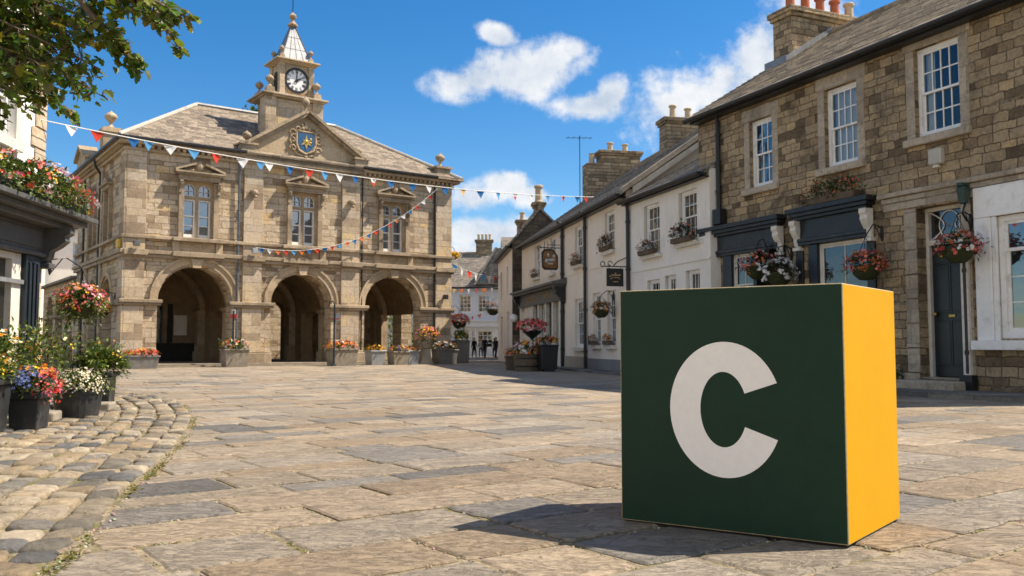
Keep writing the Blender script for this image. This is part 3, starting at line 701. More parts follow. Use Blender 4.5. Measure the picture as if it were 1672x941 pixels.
# parapet chimney, corner urns, side gablet
mb = MB(); mb.box(.42, 1.08, 6.3, 6.95, 7.8, 9.3); mb.box(.34, 1.16, 6.22, 7.03, 9.3, 9.42); mb.box(.42, 1.08, 6.3, 6.95, 9.421, 9.5); urn(mb, (.75, 6.62, 9.5), .72, .24)
mb.box(.36, 1.14, 6.24, 7.01, 8.45, 8.52)
ch = mb.build('chimney', 'dress', hall)
mb = MB(); mb.prism([(.58, 8.85), (.75, 8.68), (.92, 8.85), (.75, 9.02)], FR, 6.27, 6.299); mb.build('diamond_stone', 'leadpale', ch)
mb = MB(); mb.prism([(6.9, 7.64), (8.55, 7.64), (8.55, 8.3), (7.72, 8.75), (6.9, 8.3)], SD(-.12), 0, .5); mb.prism([(6.8, 8.28), (7.72, 8.78), (8.65, 8.28), (8.65, 8.4), (7.72, 8.9), (6.8, 8.4)], SD(-.25), 0, .7)
mb.build('side_gable', 'dress', hall)
mb = MB(); mb.box(12.15, 12.8, .0, .6, 7.64, 8.18); mb.box(12.08, 12.87, -.07, .67, 8.18, 8.27); urn(mb, (12.47, .3, 8.27), .62, .2); mb.box(11.95, 13.2, -.46, .0, 7.64, 7.72)
mb.build('corner_urn', 'weather', hall)
# clock tower
tw = MB()
tw.box(5.3, 7.18, 1.0, 2.4, 7.9, 10.28)
for x0, x1 in ((5.06, 5.48), (6.98, 7.4)): tw.box(x0, x1, .9, 1.52, 7.9, 10.3)
tw.box(6.2, 6.25, .98, 1.0, 9.7, 10.05)
for d, z0, z1 in ((.08, 10.301, 10.36), (.17, 10.361, 10.43)): tw.box(5.06-d, 7.4+d, .9-d, 2.4+d, z0, z1)
tw.box(5.76, 7.06, 1.24, 2.2, 10.431, 11.82)
for x0, x1 in ((5.7, 5.92), (6.9, 7.12)):
    for y0, y1 in ((1.17, 1.4), (2.03, 2.26)): tw.box(x0, x1, y0, y1, 10.432, 11.78)
for d, z0, z1 in ((.03, 11.781, 11.83), (.1, 11.831, 11.88), (.19, 11.881, 11.94)): tw.box(5.7-d, 7.12+d, 1.17-d, 2.26+d, z0, z1)
tower = tw.build('clock_tower', 'quoin', hall, bevel=.012)
mb = MB(); mb.frust((6.41, 1.72), 11.941, 13.5, .62, .5, .07, .06)
mb.build('spire', 'lead', tower)
mb = MB()
for sx in (-1, 1):
    for sy in (-1, 1): mb.tube([(6.41+sx*.62, 1.72+sy*.5, 11.95), (6.41+sx*.07, 1.72+sy*.06, 13.5)], .022, 6)
for t in (-.3, 0, .3): mb.tube([(6.41+t, 1.215, 11.95), (6.41+t*.12, 1.655, 13.48)], .009, 5)
for f in (.33, .66): mb.tube([(6.41-.62+.55*f, 1.72-.5+.44*f-.004, 11.94+1.56*f), (6.41+.62-.55*f, 1.72-.5+.44*f-.004, 11.94+1.56*f)], .007, 5)
mb.build('spire_roll', 'pipegrey', tower)
mb = MB(); mb.lathe([(.06, 0), (.2, .04), (.21, .09), (.1, .2), (.06, .3), (.14, .38), (.16, .45), (.1, .53), (.03, .6), (.001, .64)], (6.41, 1.72, 13.46), 12)
for x in (5.27, 7.19):
    for y in (1.08, 2.2): mb.frust((x, y), 10.431, 10.68, .17, .17, .14, .14); urn(mb, (x, y, 10.68), .5, .16)
for x in (5.81, 7.01):
    for y in (1.28, 2.15): mb.frust((x, y), 11.941, 12.12, .1, .1, .085, .085); urn(mb, (x, y, 12.12), .38, .105)
mb.build('finial', 'weather', tower, smooth=False)
mb = MB(); mb.tube([(6.41, 1.72, 14.05), (6.41, 1.72, 15.4)], .018, 6); mb.tube([(6.15, 1.72, 14.75), (6.68, 1.72, 14.75)], .012, 6); mb.ball((6.41, 1.72, 14.85), .045, 6)
mb.prism([(5.95, 14.7), (6.17, 14.75), (5.95, 14.8)], FR, 1.715, 1.725); mb.prism([(6.55, 14.75), (6.75, 14.8), (6.75, 14.7)], FR, 1.715, 1.725)
mb.build('weather_vane', 'black', tower)
def dial(T, name_tower, xc, zc, r, n=36):
    P = lambda rr, m=36: [(xc+rr*cos(2*pi*i/m), zc+rr*sin(2*pi*i/m)) for i in range(m)]
    mb = MB(); mb.wall(P(r+.09), [P(r)], T, -.07, -.001); mb.wall(P(r+.17), [P(r+.091)], T, -.035, -.001, 1)
    c = mb.build('clock', ['black', 'dress'], name_tower)
    mb = MB(); mb.prism(P(r), T, -.025, -.002); mb.build('clock_dial', 'dial', c)
    mb = MB()
    for i in range(12):
        a = 2*pi*i/12; d = (sin(a), cos(a)); q = (d[1], -d[0])
        offs = (0,) if i in (1, 5, 10) else ((-.026, .026) if i in (2, 6, 9, 11) else (-.034, 0, .034))
        for o in offs:
            p = [(xc+d[0]*rr+q[0]*(o+s_), zc+d[1]*rr+q[1]*(o+s_)) for rr, s_ in ((r*.66, -.011), (r*.95, -.013), (r*.95, .013), (r*.66, .011))]
            mb.prism(p, T, -.033, -.026)
        mb.build('numeral', 'black', c); mb = MB()
    mb = MB()
    for an, L, w in ((0, r*.9, .024), (60, r*.66, .03)):
        a = radians(an); d = (sin(a), cos(a)); q = (d[1], -d[0])
        p = [(xc+d[0]*rr+q[0]*s_, zc+d[1]*rr+q[1]*s_) for rr, s_ in ((-.12, -w*.6), (L*.55, -w), (L, -.004), (L, .004), (L*.55, w), (-.12, w*.6))]
        mb.prism(p, T, -.05-.01*(an > 0), -.042-.01*(an > 0))
    mb.prism(P(.06, 12), T, -.066, -.034)
    mb.build('hands', 'black', c)
dial(lambda a, z, d: (a, 1.24+d, z), tower, 6.41, 11.16, .42)
mb = MB(); mb.prism(archhole(1.72, .22, 11.3, 10.75), SD(5.75), 0, .01); mb.build('louvre', 'interior', tower)
# things fixed to the hall
def at_hall(x, y, z): return HM @ Vector((x, y, z))
def flood(label, x, y, z, mat='zincblue', ang=HANG):
    t = root('floodlight', label, 'floodlight', at_hall(x, y, z), ang, 'floodlights on the market hall')
    mb = MB(); mb.mesh([(-.1, -.22, -.1), (.1, -.22, -.1), (.1, -.05, -.06), (-.1, -.05, -.06), (-.1, -.2, .1), (.1, -.2, .1), (.1, -.05, .08), (-.1, -.05, .08)], [(0,3,2,1),(4,5,6,7),(0,1,5,4),(1,2,6,5),(2,3,7,6),(3,0,4,7)])
    mb.build('housing', mat, t, bevel=.015); bx(t, 'arm', 'black', (-.03, .03, -.05, .0, -.05, .05))
flood('small grey floodlight on the corner of the hall by the yellow box', .3, -.15, 4.15, 'slatepaint')
flood('blue grey floodlight above the pier between the left and middle arches', 4.33, -.15, 4.15)
flood('dark floodlight high on the right end pier of the hall', 12.45, -.1, 2.75, 'black')
t = root('alarm_box', 'yellow alarm box on the shaded side wall of the hall', 'alarm box', at_hall(-.1, .22, 4.15), HANG)
mb = MB(); mb.box(-.12, 0, -.14, .14, -.14, .16); MT['yel'] = plain('yellow_box', (.62, .42, .06), .5, .1); mb.build('case', 'yel', t, bevel=.02); bx(t, 'lamp', 'opaint', (-.09, -.03, -.05, .05, -.19, -.142))
# ------------------------------------------------------------------ houses
def house(t, x0, x1, D, ez, rz, wm, holes, rm, oh=.25, th=.35, verge=.12, gut='black', fascia=None, wname='wall', yr=None, sidem=None, thick=.1, course=.2):
    """front wall with openings at y=0, plain back, two gable ends, pitched roof with the ridge along x, gutter"""
    yr = yr or D/2
    mb = MB(); mb.wall(rect(x0, x1, 0, ez), holes, FR, 0, th); mb.build(wname, wm, t)
    mb = MB(); mb.wall(rect(x0, x1, 0, ez), [], FR, D-th, D); mb.build('rear_wall', wm, t)
    g = MB()
    ga = [(th+.001, 0), (D-th-.001, 0), (D-th-.001, ez), (yr, rz-.16), (th+.001, ez)]
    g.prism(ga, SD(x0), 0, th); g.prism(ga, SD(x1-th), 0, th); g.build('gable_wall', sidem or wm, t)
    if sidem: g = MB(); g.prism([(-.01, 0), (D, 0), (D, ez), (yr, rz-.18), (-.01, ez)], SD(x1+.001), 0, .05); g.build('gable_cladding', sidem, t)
    sl = (rz-ez)/(yr)
    A = (-oh, ez-oh*sl+.05); Bp = (yr, rz); Cc = (D+oh, ez-oh*sl+.05)
    nst = max(6, int(sqrt((yr+oh)**2+(Bp[1]-A[1])**2)/course)); fr_ = [A]
    for k in range(1, nst): q = (A[0]+(Bp[0]-A[0])*k/nst, A[1]+(Bp[1]-A[1])*k/nst); fr_ += [(q[0]-.004, q[1]-.004), (q[0], q[1]+.018)]
    pr = fr_+[Bp, Cc, (Cc[0], Cc[1]-thick), (yr, rz-thick*1.25), (A[0], A[1]-thick)]
    r = MB(); r.prism(pr, SD(x0-verge), 0, x1-x0+2*verge); rf = r.build('roof', rm, t)
    r = MB(); r.tube([(x0-verge, yr, rz+.015), (x1+verge, yr, rz+.015)], .075, 8); r.build('ridge_tile', 'weather', rf)
    if gut:
        r = MB(); gz = A[1]-thick*.5; gy = -oh-.05
        pts = [(gy+.075*cos(a), gz+.075*sin(a)) for a in [pi+i*pi/8 for i in range(9)]]
        r.prism(pts+[(gy+.06, gz+.01), (gy-.06, gz+.01)], SD(x0-verge), 0, x1-x0+2*verge)
        r.box(x0, x1, -oh+.025, -.001, gz-.1, gz-.07)
        r.box(x0, x1, -oh+.025, -oh+.05, gz-.069, gz+.03)
        r.build('gutter', gut, t)
    return sl
def stack(t, x, y, w, d, z0, z1, pots, m='chimney', name='chimney', ph=.45, pr=.11, potm='buffpot', shoulder=None):
    mb = MB(); mb.box(x-w/2, x+w/2, y-d/2, y+d/2, z0, z1-.22)
    for o, a, b in ((.05, .2199, .13), (.1, .1299, .0)): mb.box(x-w/2-o, x+w/2+o, y-d/2-o, y+d/2+o, z1-a, z1-b)
    if shoulder: mb.box(*shoulder)
    c = mb.build(name, m, t, bevel=.012)
    for i, (px, py, h, r, pm) in enumerate(pots):
        p = MB(); p.lathe([(r*1.1, 0), (r*1.1, h*.08), (r*.9, h*.12), (r*.84, h*.82), (r*1.12, h*.86), (r*1.15, h*.95), (r*.95, h), (r*.7, h), (r*.7, h*.8)], (x+px, y+py, z1), 14); p.build('chimney_pot', pm, c, smooth=False)
    return c
def room(t, x0, x1, z0, z1, y0=.36, d=1.6, m='room'):
    mb = MB(); a, b = (x0-.3, x1+.3), (z0-.2, z1+.3)
    mb.face([(a[0], y0+d, b[0]), (a[1], y0+d, b[0]), (a[1], y0+d, b[1]), (a[0], y0+d, b[1])])
    for x in a: mb.face([(x, y0, b[0]), (x, y0+d, b[0]), (x, y0+d, b[1]), (x, y0, b[1])])
    for z in b: mb.face([(a[0], y0, z), (a[1], y0, z), (a[1], y0+d, z), (a[0], y0+d, z)])
    return mb.build('room', m, t)
def curtain(t, x0, x1, z0, z1, y=.3, amp=.02, k=38, m='curtain'):
    mb = MB(); n = 40
    for i in range(n):
        xa, xb = x0+(x1-x0)*i/n, x0+(x1-x0)*(i+1)/n
        mb.face([(xa, y+amp*sin(xa*k), z0), (xb, y+amp*sin(xb*k), z0), (xb, y+amp*sin(xb*k), z1), (xa, y+amp*sin(xa*k), z1)])
    return mb.build('curtain', m, t, smooth=True)
def frame_of(P, ax): return (P[0], P[1], 0), atan2(ax[1], ax[0])
# --- the stone house on the right
ST = frame_of((7.018, 13.237), (.40636, -.91371)); SM = Matrix.Translation(ST[0]) @ Matrix.Rotation(ST[1], 4, 'Z')
stone = root('stone_house', 'grey brown stone house with three white sash windows and two dark shopfronts', 'house', *ST)
w1, w2, w3 = (-5.13, -4.44, 3.97, 5.38), (-3.0, -2.22, 4.0, 5.47), (-.98, -.14, 4.12, 5.6)
op = [rect(*w) for w in (w1, w2, w3)]+[rect(-5.95, -4.16, .3, 2.76), rect(-3.4, -2.0, .4, 2.73), rect(-1.02, -.19, .001, 2.98), rect(.42, 1.78, .85, 2.84)]
house(stone, -6.88, 2.3, 6.8, 5.98, 8.15, 'rubble', op, 'roofstone', .25, .34, .1, thick=.12)
def surround(t, x0, x1, z0, z1, w=.17, lint=.26, m='jamb', p=.014, sill=True):
    mb = MB(); mb.box(x0-w, x0-.001, -p, .1, z0, z1+.001); mb.box(x1+.001, x1+w, -p, .1, z0, z1+.001); mb.box(x0-w-.05, x1+w+.05, -p-.004, .1, z1+.002, z1+lint)
    if sill: mb.box(x0-w-.03, x1+w+.03, -.09, .12, z0-.13, z0-.001)
    return mb.build('window_surround', m, t, bevel=.012)
for (a, b, c, d), cols in ((w1, 3), (w2, 4), (w3, 4)):
    surround(stone, a, b, c, d); sash(stone, a, b, c, d, .09, cols, 2, 2, gl='glassclear', fw=.06, bar=.022); room(stone, a, b, c, d)
curtain(stone, w2[0]+.05, w2[1]-.05, w2[2]+.05, w2[3]-.05, .21, .014); curtain(stone, w3[0]+.05, w3[0]+.24, w3[2]+.05, w3[3]-.05, .21, .014)
curtain(stone, w1[0]+.05, w1[0]+.22, w1[2]+.05, w1[3]-.05, .21, .014); curtain(stone, w1[1]-.2, w1[1]-.05, w1[2]+.05, w1[3]-.05, .21, .014)
# string course and white shop sign on the near end
mb = MB(); mb.box(-1.75, 2.3, -.1, -.003, 3.22, 3.30); mb.box(-1.7, 2.3, -.05, -.002, 3.13, 3.219); mb.box(-1.68, .06, -.03, -.002, 3.0, 3.129)
mb.box(-1.66, -1.025, -.03, -.002, 0, .3)
for z in (0.31, .71, 1.11, 1.51, 1.91, 2.31, 2.66): mb.box(-1.26, -1.025, -.02, .1, z, z+.39 if z < 2.5 else 2.985)
for z in (0.01, .5, 1.0, 1.5, 2.0, 2.5): mb.box(-.188, -.02, -.02, .1, z, z+.49)
mb.build('string_course', 'jamb', stone, bevel=.012)
mb = MB(); mb.box(.07, 2.28, -.06, -.003, 2.66, 3.12); mb.box(.07, .34, -.06, -.003, .82, 2.655); mb.box(.345, .42, -.04, .12, .82, 2.655)
mb.box(.0, 2.28, -.13, -.003, .68, .82); mb.box(1.8, 2.1, -.06, -.003, .82, 2.655)
shw = mb.build('shopfront', 'wpaint', stone, bevel=.006)
sash(stone, .42, 1.78, .85, 2.655, .03, 3, 1, 3, split=.72, fw=.08); room(stone, .42, 1.78, .85, 2.84)
# front door with fanlight, recessed
mb = MB(); mb.box(-1.02, -.96, .2, .34, .24, 2.98); mb.box(-.25, -.19, .2, .34, .24, 2.98); mb.box(-.96, -.25, .2, .34, 2.37, 2.45); mb.box(-.96, -.25, .2, .34, 2.92, 2.98)
df = mb.build('door_frame', 'opaint', stone)
mb = MB()
mb.box(-.96, -.25, .26, .31, .25, 2.37)
for x0, x1 in ((-.88, -.64), (-.57, -.33)):
    for z0, z1 in ((.45, 1.12), (1.3, 2.0), (2.08, 2.28)):
        mb.box(x0-.03, x1+.03, .245, .259, z0-.03, z1+.03); mb.box(x0, x1, .236, .2449, z0, z1)
dr = mb.build('door', 'doorgreen', stone, bevel=.006)
mb = MB(); mb.ball((-.9, .21, 1.25), .03, 8); mb.box(-.66, -.55, .238, .258, 1.2, 1.235); mb.ball((-.75, .22, 2.18), .025, 6); mb.build('handle', 'gold', dr)
mb = MB(); xm, zm = -.605, 2.685
mb.tube([(xm+.19*cos(t), .255, zm+.225*sin(t)) for t in [i*2*pi/24 for i in range(25)]], .01, 6)
for sx in (-1, 1): mb.tube([(xm+sx*(.36-.26*sin(t)), .255, zm-.23+.46*t/pi) for t in [i*pi/14 for i in range(15)]], .01, 6)
fl = mb.build('fanlight', 'wpaint', df); mb = MB(); mb.box(-.96, -.25, .27, .275, 2.45, 2.92); mb.build('pane', 'glassdark', fl)
mb = MB(); mb.box(-1.16, -.1, -.42, .2, .0, .2); mb.box(-1.02, -.19, .0, .34, .201, .24); mb.build('doorstep', 'jamb', stone, bevel=.02)
# two dark shopfronts
def shopfront(x0, x1, zc, zf0, zf1, y=-.08, m='navy'):
    mb = MB()
    mb.box(x0-.05, x1+.05, y-.19, -.003, zc-.06, zc+.03); mb.box(x0, x1, y-.14, -.003, zc-.13, zc-.061); mb.box(x0+.06, x1-.06, y-.08, -.003, zc-.19, zc-.131)
    mb.box(x0+.12, x1-.12, y, -.003, zf0, zc-.191); mb.box(x0+.12, x1-.12, y-.05, -.003, zf0-.07, zf0-.001); mb.box(x0+.12, x1-.12, y-.03, -.003, zf0-.13, zf0-.071)
    f = mb.build('shop_fascia', m, stone, bevel=.006)
    mb = MB()
    for x in (x0+.09, x1-.09):
        corbel(mb, x, zc-.195, .5, .15, .17, y+.03); mb.box(x-.09, x+.09, y-.05, -.003, zc-.76, zc-.70)
    mb.build('console', 'opaint', f, bevel=.006)
    mb = MB()
    for x in (x0+.09, x1-.09):
        mb.box(x-.09, x+.09, y+.03, -.003, .22, zc-.761); mb.box(x-.12, x+.12, y+.0, -.003, 0, .219)
    mb.build('pilaster', 'opaint' if x1 < -4 else m, f, bevel=.006)
    return f
shopfront(-6.62, -4.1, 3.27, 2.78, 3.1); shopfront(-3.78, -1.86, 3.3, 2.76, 3.1)
mb = MB(); mb.box(-5.98, -5.7, -.07, .1, 0, 2.7); mb.box(-5.0, -4.9, -.07, .1, 0, 2.7); mb.box(-5.7, -5.0, -.07, .1, 0, .9); mb.box(-4.2, -4.1, -.06, .1, 0, 2.7)
mb.box(-3.42, -3.2, -.07, .1, 0, 2.62); mb.box(-3.2, -2.0, -.07, .1, 0, .7); mb.build('shop_stall', 'teal', stone)
sash(stone, -5.7, -5.0, .95, 2.66, .0, 2, 1, 1, 'opaint', 'glassdark', fw=.05, split=.62)
sash(stone, -3.2, -2.0, .75, 2.62, .0, 2, 1, 1, 'opaint', 'glassdark', fw=.05, split=.3)
room(stone, -5.95, -4.16, .3, 2.76, .36, 1.2, 'interior'); room(stone, -3.4, -2.0, .4, 2.73)
bx(stone, 'shop_door_recess', 'doorgreen', (-4.88, -4.22, .5, .55, .05, 2.6))
# chimney with five pots
ck = stack(stone, -6.55, 3.4, .62, 2.45, 6.8, 8.62, [(0, -.96+.46*i, .5, .12, 'terra' if i < 4 else 'buffpot') for i in range(5)], 'rubble')
mb = MB(); mb.prism([(2.05, 7.28), (2.05, 7.44), (3.4, 8.3), (3.4, 8.14)], SD(-6.24), 0, .03); mb.box(-6.95, -6.2, 1.98, 2.16, 7.2, 7.42); mb.build('flashing', 'lead', ck)
pipe(stone, -6.08, 3.3, 5.75, -.08, .05, swan=(0, -.3, .1)); pipe(stone, -.1, 0.32, 2.32, -.06, .035, mat='navy')
mb = MB(); mb.box(-.17, -.05, -.08, -.022, .3, 2.3); mb.build('cable_cover', 'opaint', stone); mb = MB(); mb.box(-.2, .02, -.14, -.021, 0, .3); mb.build('pipe_shoe', 'black', stone)
# fittings on the stone house
def at_st(x, y, z): return SM @ Vector((x, y, z))
t = root('junction_box', 'black junction box with a short arm on the drainpipe of the stone house', 'box', at_st(-6.0, -.03, 3.5), ST[1])
bx(t, 'case', 'black', (-.13, .13, -.2, 0, -.17, .17), bevel=.015); mb = MB(); mb.tube([(-.13, -.1, .02), (-.42, -.14, .02)], .02, 6); mb.ball((-.42, -.14, .02), .05, 6); mb.build('arm', 'black', t)
t = root('alarm_box', 'off white alarm box above the shop sign on the stone house', 'alarm box', at_st(-.55, -.0, 3.74), ST[1])
MT['alarm'] = plain('alarm_case', (.45, .42, .36), .5, .1); bx(t, 'case', 'alarm', (-.12, .12, -.12, 0, -.13, .13), bevel=.02); bx(t, 'lamp', 'opaint', (-.05, .05, -.1, -.02, -.18, -.131), bevel=.01)
t = root('wall_lantern', 'dark green wall light with a cable above the door basket', 'wall light', at_st(-.02, -.06, 3.06), ST[1])
MT['dgreen'] = plain('dark_green_metal', (.02, .045, .035), .4, .2); mb = MB(); mb.frust((0, -.09), -.16, .1, .05, .05, .075, .075); mb.box(-.05, .05, -.18, -.0, .101, .16); mb.build('lamp_head', 'dgreen', t, bevel=.012)
mb = MB(); mb.tube([(0, -.05, -.16), (.0, -.12, -.3), (.0, -.02, -.42)], .018, 6); mb.build('arm', 'black', t)
basket('coral and white hanging basket beside the dark front door', at_st(.08, -.42, 2.2), .31, [(CORAL+RUST, .8), (WHITE, .25)], hang=.5, greens=DULL+GREENS, nf=75, fs=.03, bracket=at_st(.0, -.03, 2.72))
basket('round coral basket in front of the nearer dark shopfront, above the yellow side', at_st(-1.72, -.4, 2.08), .33, [(CORAL+RUST, 1)], hang=.5, greens=DULL+GREENS, nf=120, fs=.026, bracket=at_st(-1.72, -.02, 2.75))
basket('orange and white basket hanging in the doorway of the farther dark shopfront', at_st(-4.45, -.38, 2.3), .36, [(RUST+CORAL, .7), (WHITE, .25)], hang=.5, greens=DULL, nf=80, fs=.03, bracket=at_st(-4.45, -.15, 2.66))
basket('white flowered basket hanging on the pier between the two dark shopfronts', at_st(-3.85, -.4, 2.12), .33, [(WHITE, .9)], hang=.5, greens=DULL, nf=60, fs=.042, bracket=at_st(-3.93, -.02, 2.6))
windowbox('long trailing flower box on top of the nearer dark shopfront', ST, -2.75, 3.335, 1.35, [(RUST, .5), (CORAL, .15)], y=-.16, fh=.26, nl=520, d=.2, L=.07, greens=DULL+GREENS, nf=70, group='window boxes')
# --- white house and inn (joined)
Q = (3.0224, 22.918)
WF = frame_of(Q, (.29163, -.95653)); PF = frame_of(Q, (.20269, -.97924))
WM = Matrix.Translation(WF[0]) @ Matrix.Rotation(WF[1], 4, 'Z'); PM = Matrix.Translation(PF[0]) @ Matrix.Rotation(PF[1], 4, 'Z')
whouse = root('white_house', 'low white rendered house with two flower boxes, between the inn and the stone house', 'house', *WF)
wu = [(1.05, 1.93, 2.98, 4.24), (2.9, 3.76, 3.08, 4.27)]; wg = [(1.2, 1.9, .9, 2.36), (2.16, 2.74, .9, 2.4), (3.2, 3.85, .9, 2.44)]
house(whouse, .02, 4.33, 7.6, 4.6, 6.75, 'white', [rect(*w) for w in wu+wg], 'roofgrey', .18, .34, .0)
for w in wu+wg: sash(whouse, w[0]+.06, w[1]-.02, w[2], w[3], .07, 3, 2, 2, sill=(.14, .09, .1), sillm='opaint', fw=.055)
mb = MB(); mb.box(.02, 4.33, -.025, -.002, 2.62, 2.66); mb.build('string_course', 'white', whouse)
pipe(whouse, .22, 0, 4.4, -.07, .05, swan=(0, -.2, .08))
bx(whouse, 'plinth', 'plinth', (.02, 4.33, -.03, -.002, 0, .42))
inn = root('white_inn', 'long cream rendered inn with a grey shopfront at its far end and two chimneys', 'inn', *PF)
iu = [(-10.62, -9.8, 3.3, 4.62), (-8.2, -7.45, 3.27, 4.56), (-4.98, -4.12, 3.26, 4.5), (-1.86, -1.0, 3.38, 4.5)]
ig = [(-5.0, -4.08, .68, 2.2), (-3.05, -2.3, .75, 2.28), (-1.68, -.95, .75, 2.27)]
io = [rect(-12.0, -6.4, .02, 2.28)]
house(inn, -12.9, -.0, 8.0, 4.88, 7.72, 'cream', [rect(*w) for w in iu+ig]+io, 'roofgrey', .22, .36, .1)
for w in iu+ig: sash(inn, w[0]+.03, w[1]-.03, w[2], w[3], .06, 3, 2, 2, sill=(.1, .1, .12), sillm='opaint', fw=.06)
bx(inn, 'plinth', 'buffplinth', (-6.3, -3.64, -.03, -.002, 0, .4)); bx(inn, 'plinth', 'plinth', (-3.56, -.02, -.035, -.002, 0, .36))
mb = MB(); mb.box(-6.2, 0, -.02, -.002, 3.0, 3.035); mb.build('string_course', 'cream', inn)
pipe(inn, -6.28, 0, 4.8, -.08, .055, swan=(0, -.24, .08)); pipe(inn, -3.62, 0, 4.75, -.08, .05, swan=(0, -.24, .08))
mb = MB()
for x0, x1, y0, y1, z0, z1 in ((-12.95, -5.95, -.5, -.003, 2.78, 2.86), (-12.85, -6.05, -.38, -.003, 2.7, 2.779), (-12.7, -6.2, -.16, -.003, 2.28, 2.699), (-12.7, -6.2, -.2, -.003, 2.24, 2.279)): mb.box(x0, x1, y0, y1, z0, z1)
mb.mesh([(-12.95, -.5, 2.861), (-5.95, -.5, 2.861), (-5.95, -.0, 2.98), (-12.95, -.0, 2.98), (-12.95, -.0, 2.861), (-5.95, -.0, 2.861)], [(0, 1, 2, 3), (0, 3, 4), (1, 5, 2)])
fa = mb.build('shop_fascia', 'slatepaint', inn)
mb = MB(); 
for x in (-12.72, -6.18): corbel(mb, x, 2.7, .55, .22, .36, -.05)
mb.build('console', 'navy', fa)
mb = MB()
mb.box(-11.9, -10.45, -.1, .1, 0, 2.238)
for x in (-12.6, -10.45, -9.52, -8.4, -7.4, -6.42): mb.box(x-.09, x+.09, -.14, -.003, 0, 2.238)
mb.build('pilaster', 'opaint', fa)
mb = MB(); mb.box(-12.2, -6.3, .9, .95, 0, 2.5); mb.build('shop_door_recess', 'interior', inn)  # near-black sheet behind the whole shopfront, recess gloom put into its colour
for a, b in ((-9.43, -8.49), (-7.31, -6.5)):
    bx(inn, 'shop_stall', 'opaint', (a, b, .0, .1, 0, .5)); sash(inn, a, b, .5, 2.24, .02, 2, 1, 1, 'opaint', 'glassdark', split=.7)
# worn gilt lettering: first word is past reading, the second reads INN
mb = MB(); x = -11.2
for ch in range(5):
    for seg in R.sample([(0, .04, 0, .22), (.13, .17, 0, .22), (.04, .13, .18, .22), (.04, .13, 0, .04), (.04, .13, .09, .13)], 3): mb.box(x+seg[0], x+seg[1], -.175, -.161, 2.38+seg[2], 2.38+seg[3])
    x += .3
mb.build('lettering', 'wornGold', fa)
def text(s, size, M, mat, parent, name='lettering', ext=.004, align='CENTER'):
    c = bpy.data.curves.new(name, 'FONT'); c.body = s; c.size = size; c.extrude = ext; c.align_x = align; c.align_y = 'CENTER'
    o = bpy.data.objects.new(name, c); COL.objects.link(o)
    me = bpy.data.meshes.new_from_object(o.evaluated_get(bpy.context.evaluated_depsgraph_get()))
    COL.objects.unlink(o); bpy.data.objects.remove(o)
    me.materials.clear(); me.materials.append(MT[mat]); me.transform(M)
    q = bpy.data.objects.new(name, me); COL.objects.link(q); q.parent = parent; return q
TX = lambda x, y, z, sx=1: Matrix.Translation((x, y, z)) @ Matrix.Rotation(pi/2, 4, 'X') @ Matrix.Diagonal((sx, 1, 1, 1))
text('INN', .34, TX(-8.2, -.165, 2.5, 1.5), 'wornGold', fa)
# chimneys of the inn
stack(inn, -12.45, 4.0, .7, 1.7, 6.6, 8.75, [(0, -.35, .4, .13, 'buffpot'), (0, .3, .36, .13, 'buffpot')], shoulder=(-12.8, -12.1, 2.55, 3.148, 6.2, 8.2))
t_ = MB(); t_.lathe([(.13, 0), (.11, .4), (.13, .45)], (-12.45, 2.85, 8.2), 12); t_.build('chimney_pot', 'buffpot', inn)
stack(inn, -5.9, 4.0, .62, 1.25, 6.9, 8.45, [(0, -.25, .5, .12, 'buffpot'), (0, .3, .42, .12, 'buffpot')])
mb = MB(); mb.prism([(-.15, 4.9), (4.0, 7.83), (4.0, 7.68), (-.15, 4.75)], SD(-.14), 0, .34); mb.build('verge_coping', 'jamb', inn)
mb = MB(); mb.prism([(.1, 4.9), (4.0, 7.6), (4.0, 7.48), (.1, 4.72)], SD(.21), 0, .05); mb.build('flashing', 'leadpale', inn)
t = root('tv_aerial', 'thin television aerial standing by the far chimney of the inn', 'aerial', PM @ Vector((-12.3, 2.3, 6.35)), PF[1])
mb = MB(); mb.tube([(0, 0, 0), (0, 0, 3.0)], .018, 6); mb.build('mast', 'black', t); mb = MB(); mb.tube([(-.1, -.55, 2.9), (.1, .5, 2.9)], .012, 5)
for k in range(5):
    y = -.5+k*.24; mb.tube([(-.18, y, 2.9), (.18, y, 2.9)], .008, 5)
mb.build('antenna', 'black', t)
# hanging signs
def hsign(label, FM, ang, x, z0, z1, w, mat, arms=True, group='hanging signs'):
    t = root('hanging_sign', label, 'sign', FM @ Vector((x, 0, z0)), ang, group); h = z1-z0
    return t, h
t, h = hsign('carved painted pictorial sign on a black bracket over the inn shopfront', PM, PF[1], -6.55, 3.28, 3.95, .55, 'black')
mb = MB(); pr = [(-.16, .05), (-.2, 0), (-.62, 0), (-.7, .08), (-.72, .58), (-.64, .68), (-.4, .7), (-.3, .66), (-.16, .46)]
mb.prism(pr, lambda a, b, d: (d, a, b), -.04, .04); sb = mb.build('board', 'black', t, bevel=.01)
MT['pic1'] = plain('sign_ochre', (.2, .11, .035), .6, .5, 14, dirt=(.3, .05, .02), dscale=7); MT['pic2'] = plain('sign_pale_figure', (.4, .42, .44), .6, .3, 20)
mb = MB(); mb.prism([(a*.84-.07, b*.84+.055) for a, b in pr], lambda a, b, d: (d, a, b), -.05, .05); mb.build('picture', 'pic1', sb)
mb = MB()
for yy, zz, ry, rz in ((-.38, .33, .13, .05), (-.55, .3, .06, .07), (-.3, .46, .05, .06), (-.5, .5, .04, .07), (-.42, .2, .1, .03)): mb.ball((.05, yy, zz), (.012, ry, rz), 8)
mb.build('figure', 'pic2', sb)
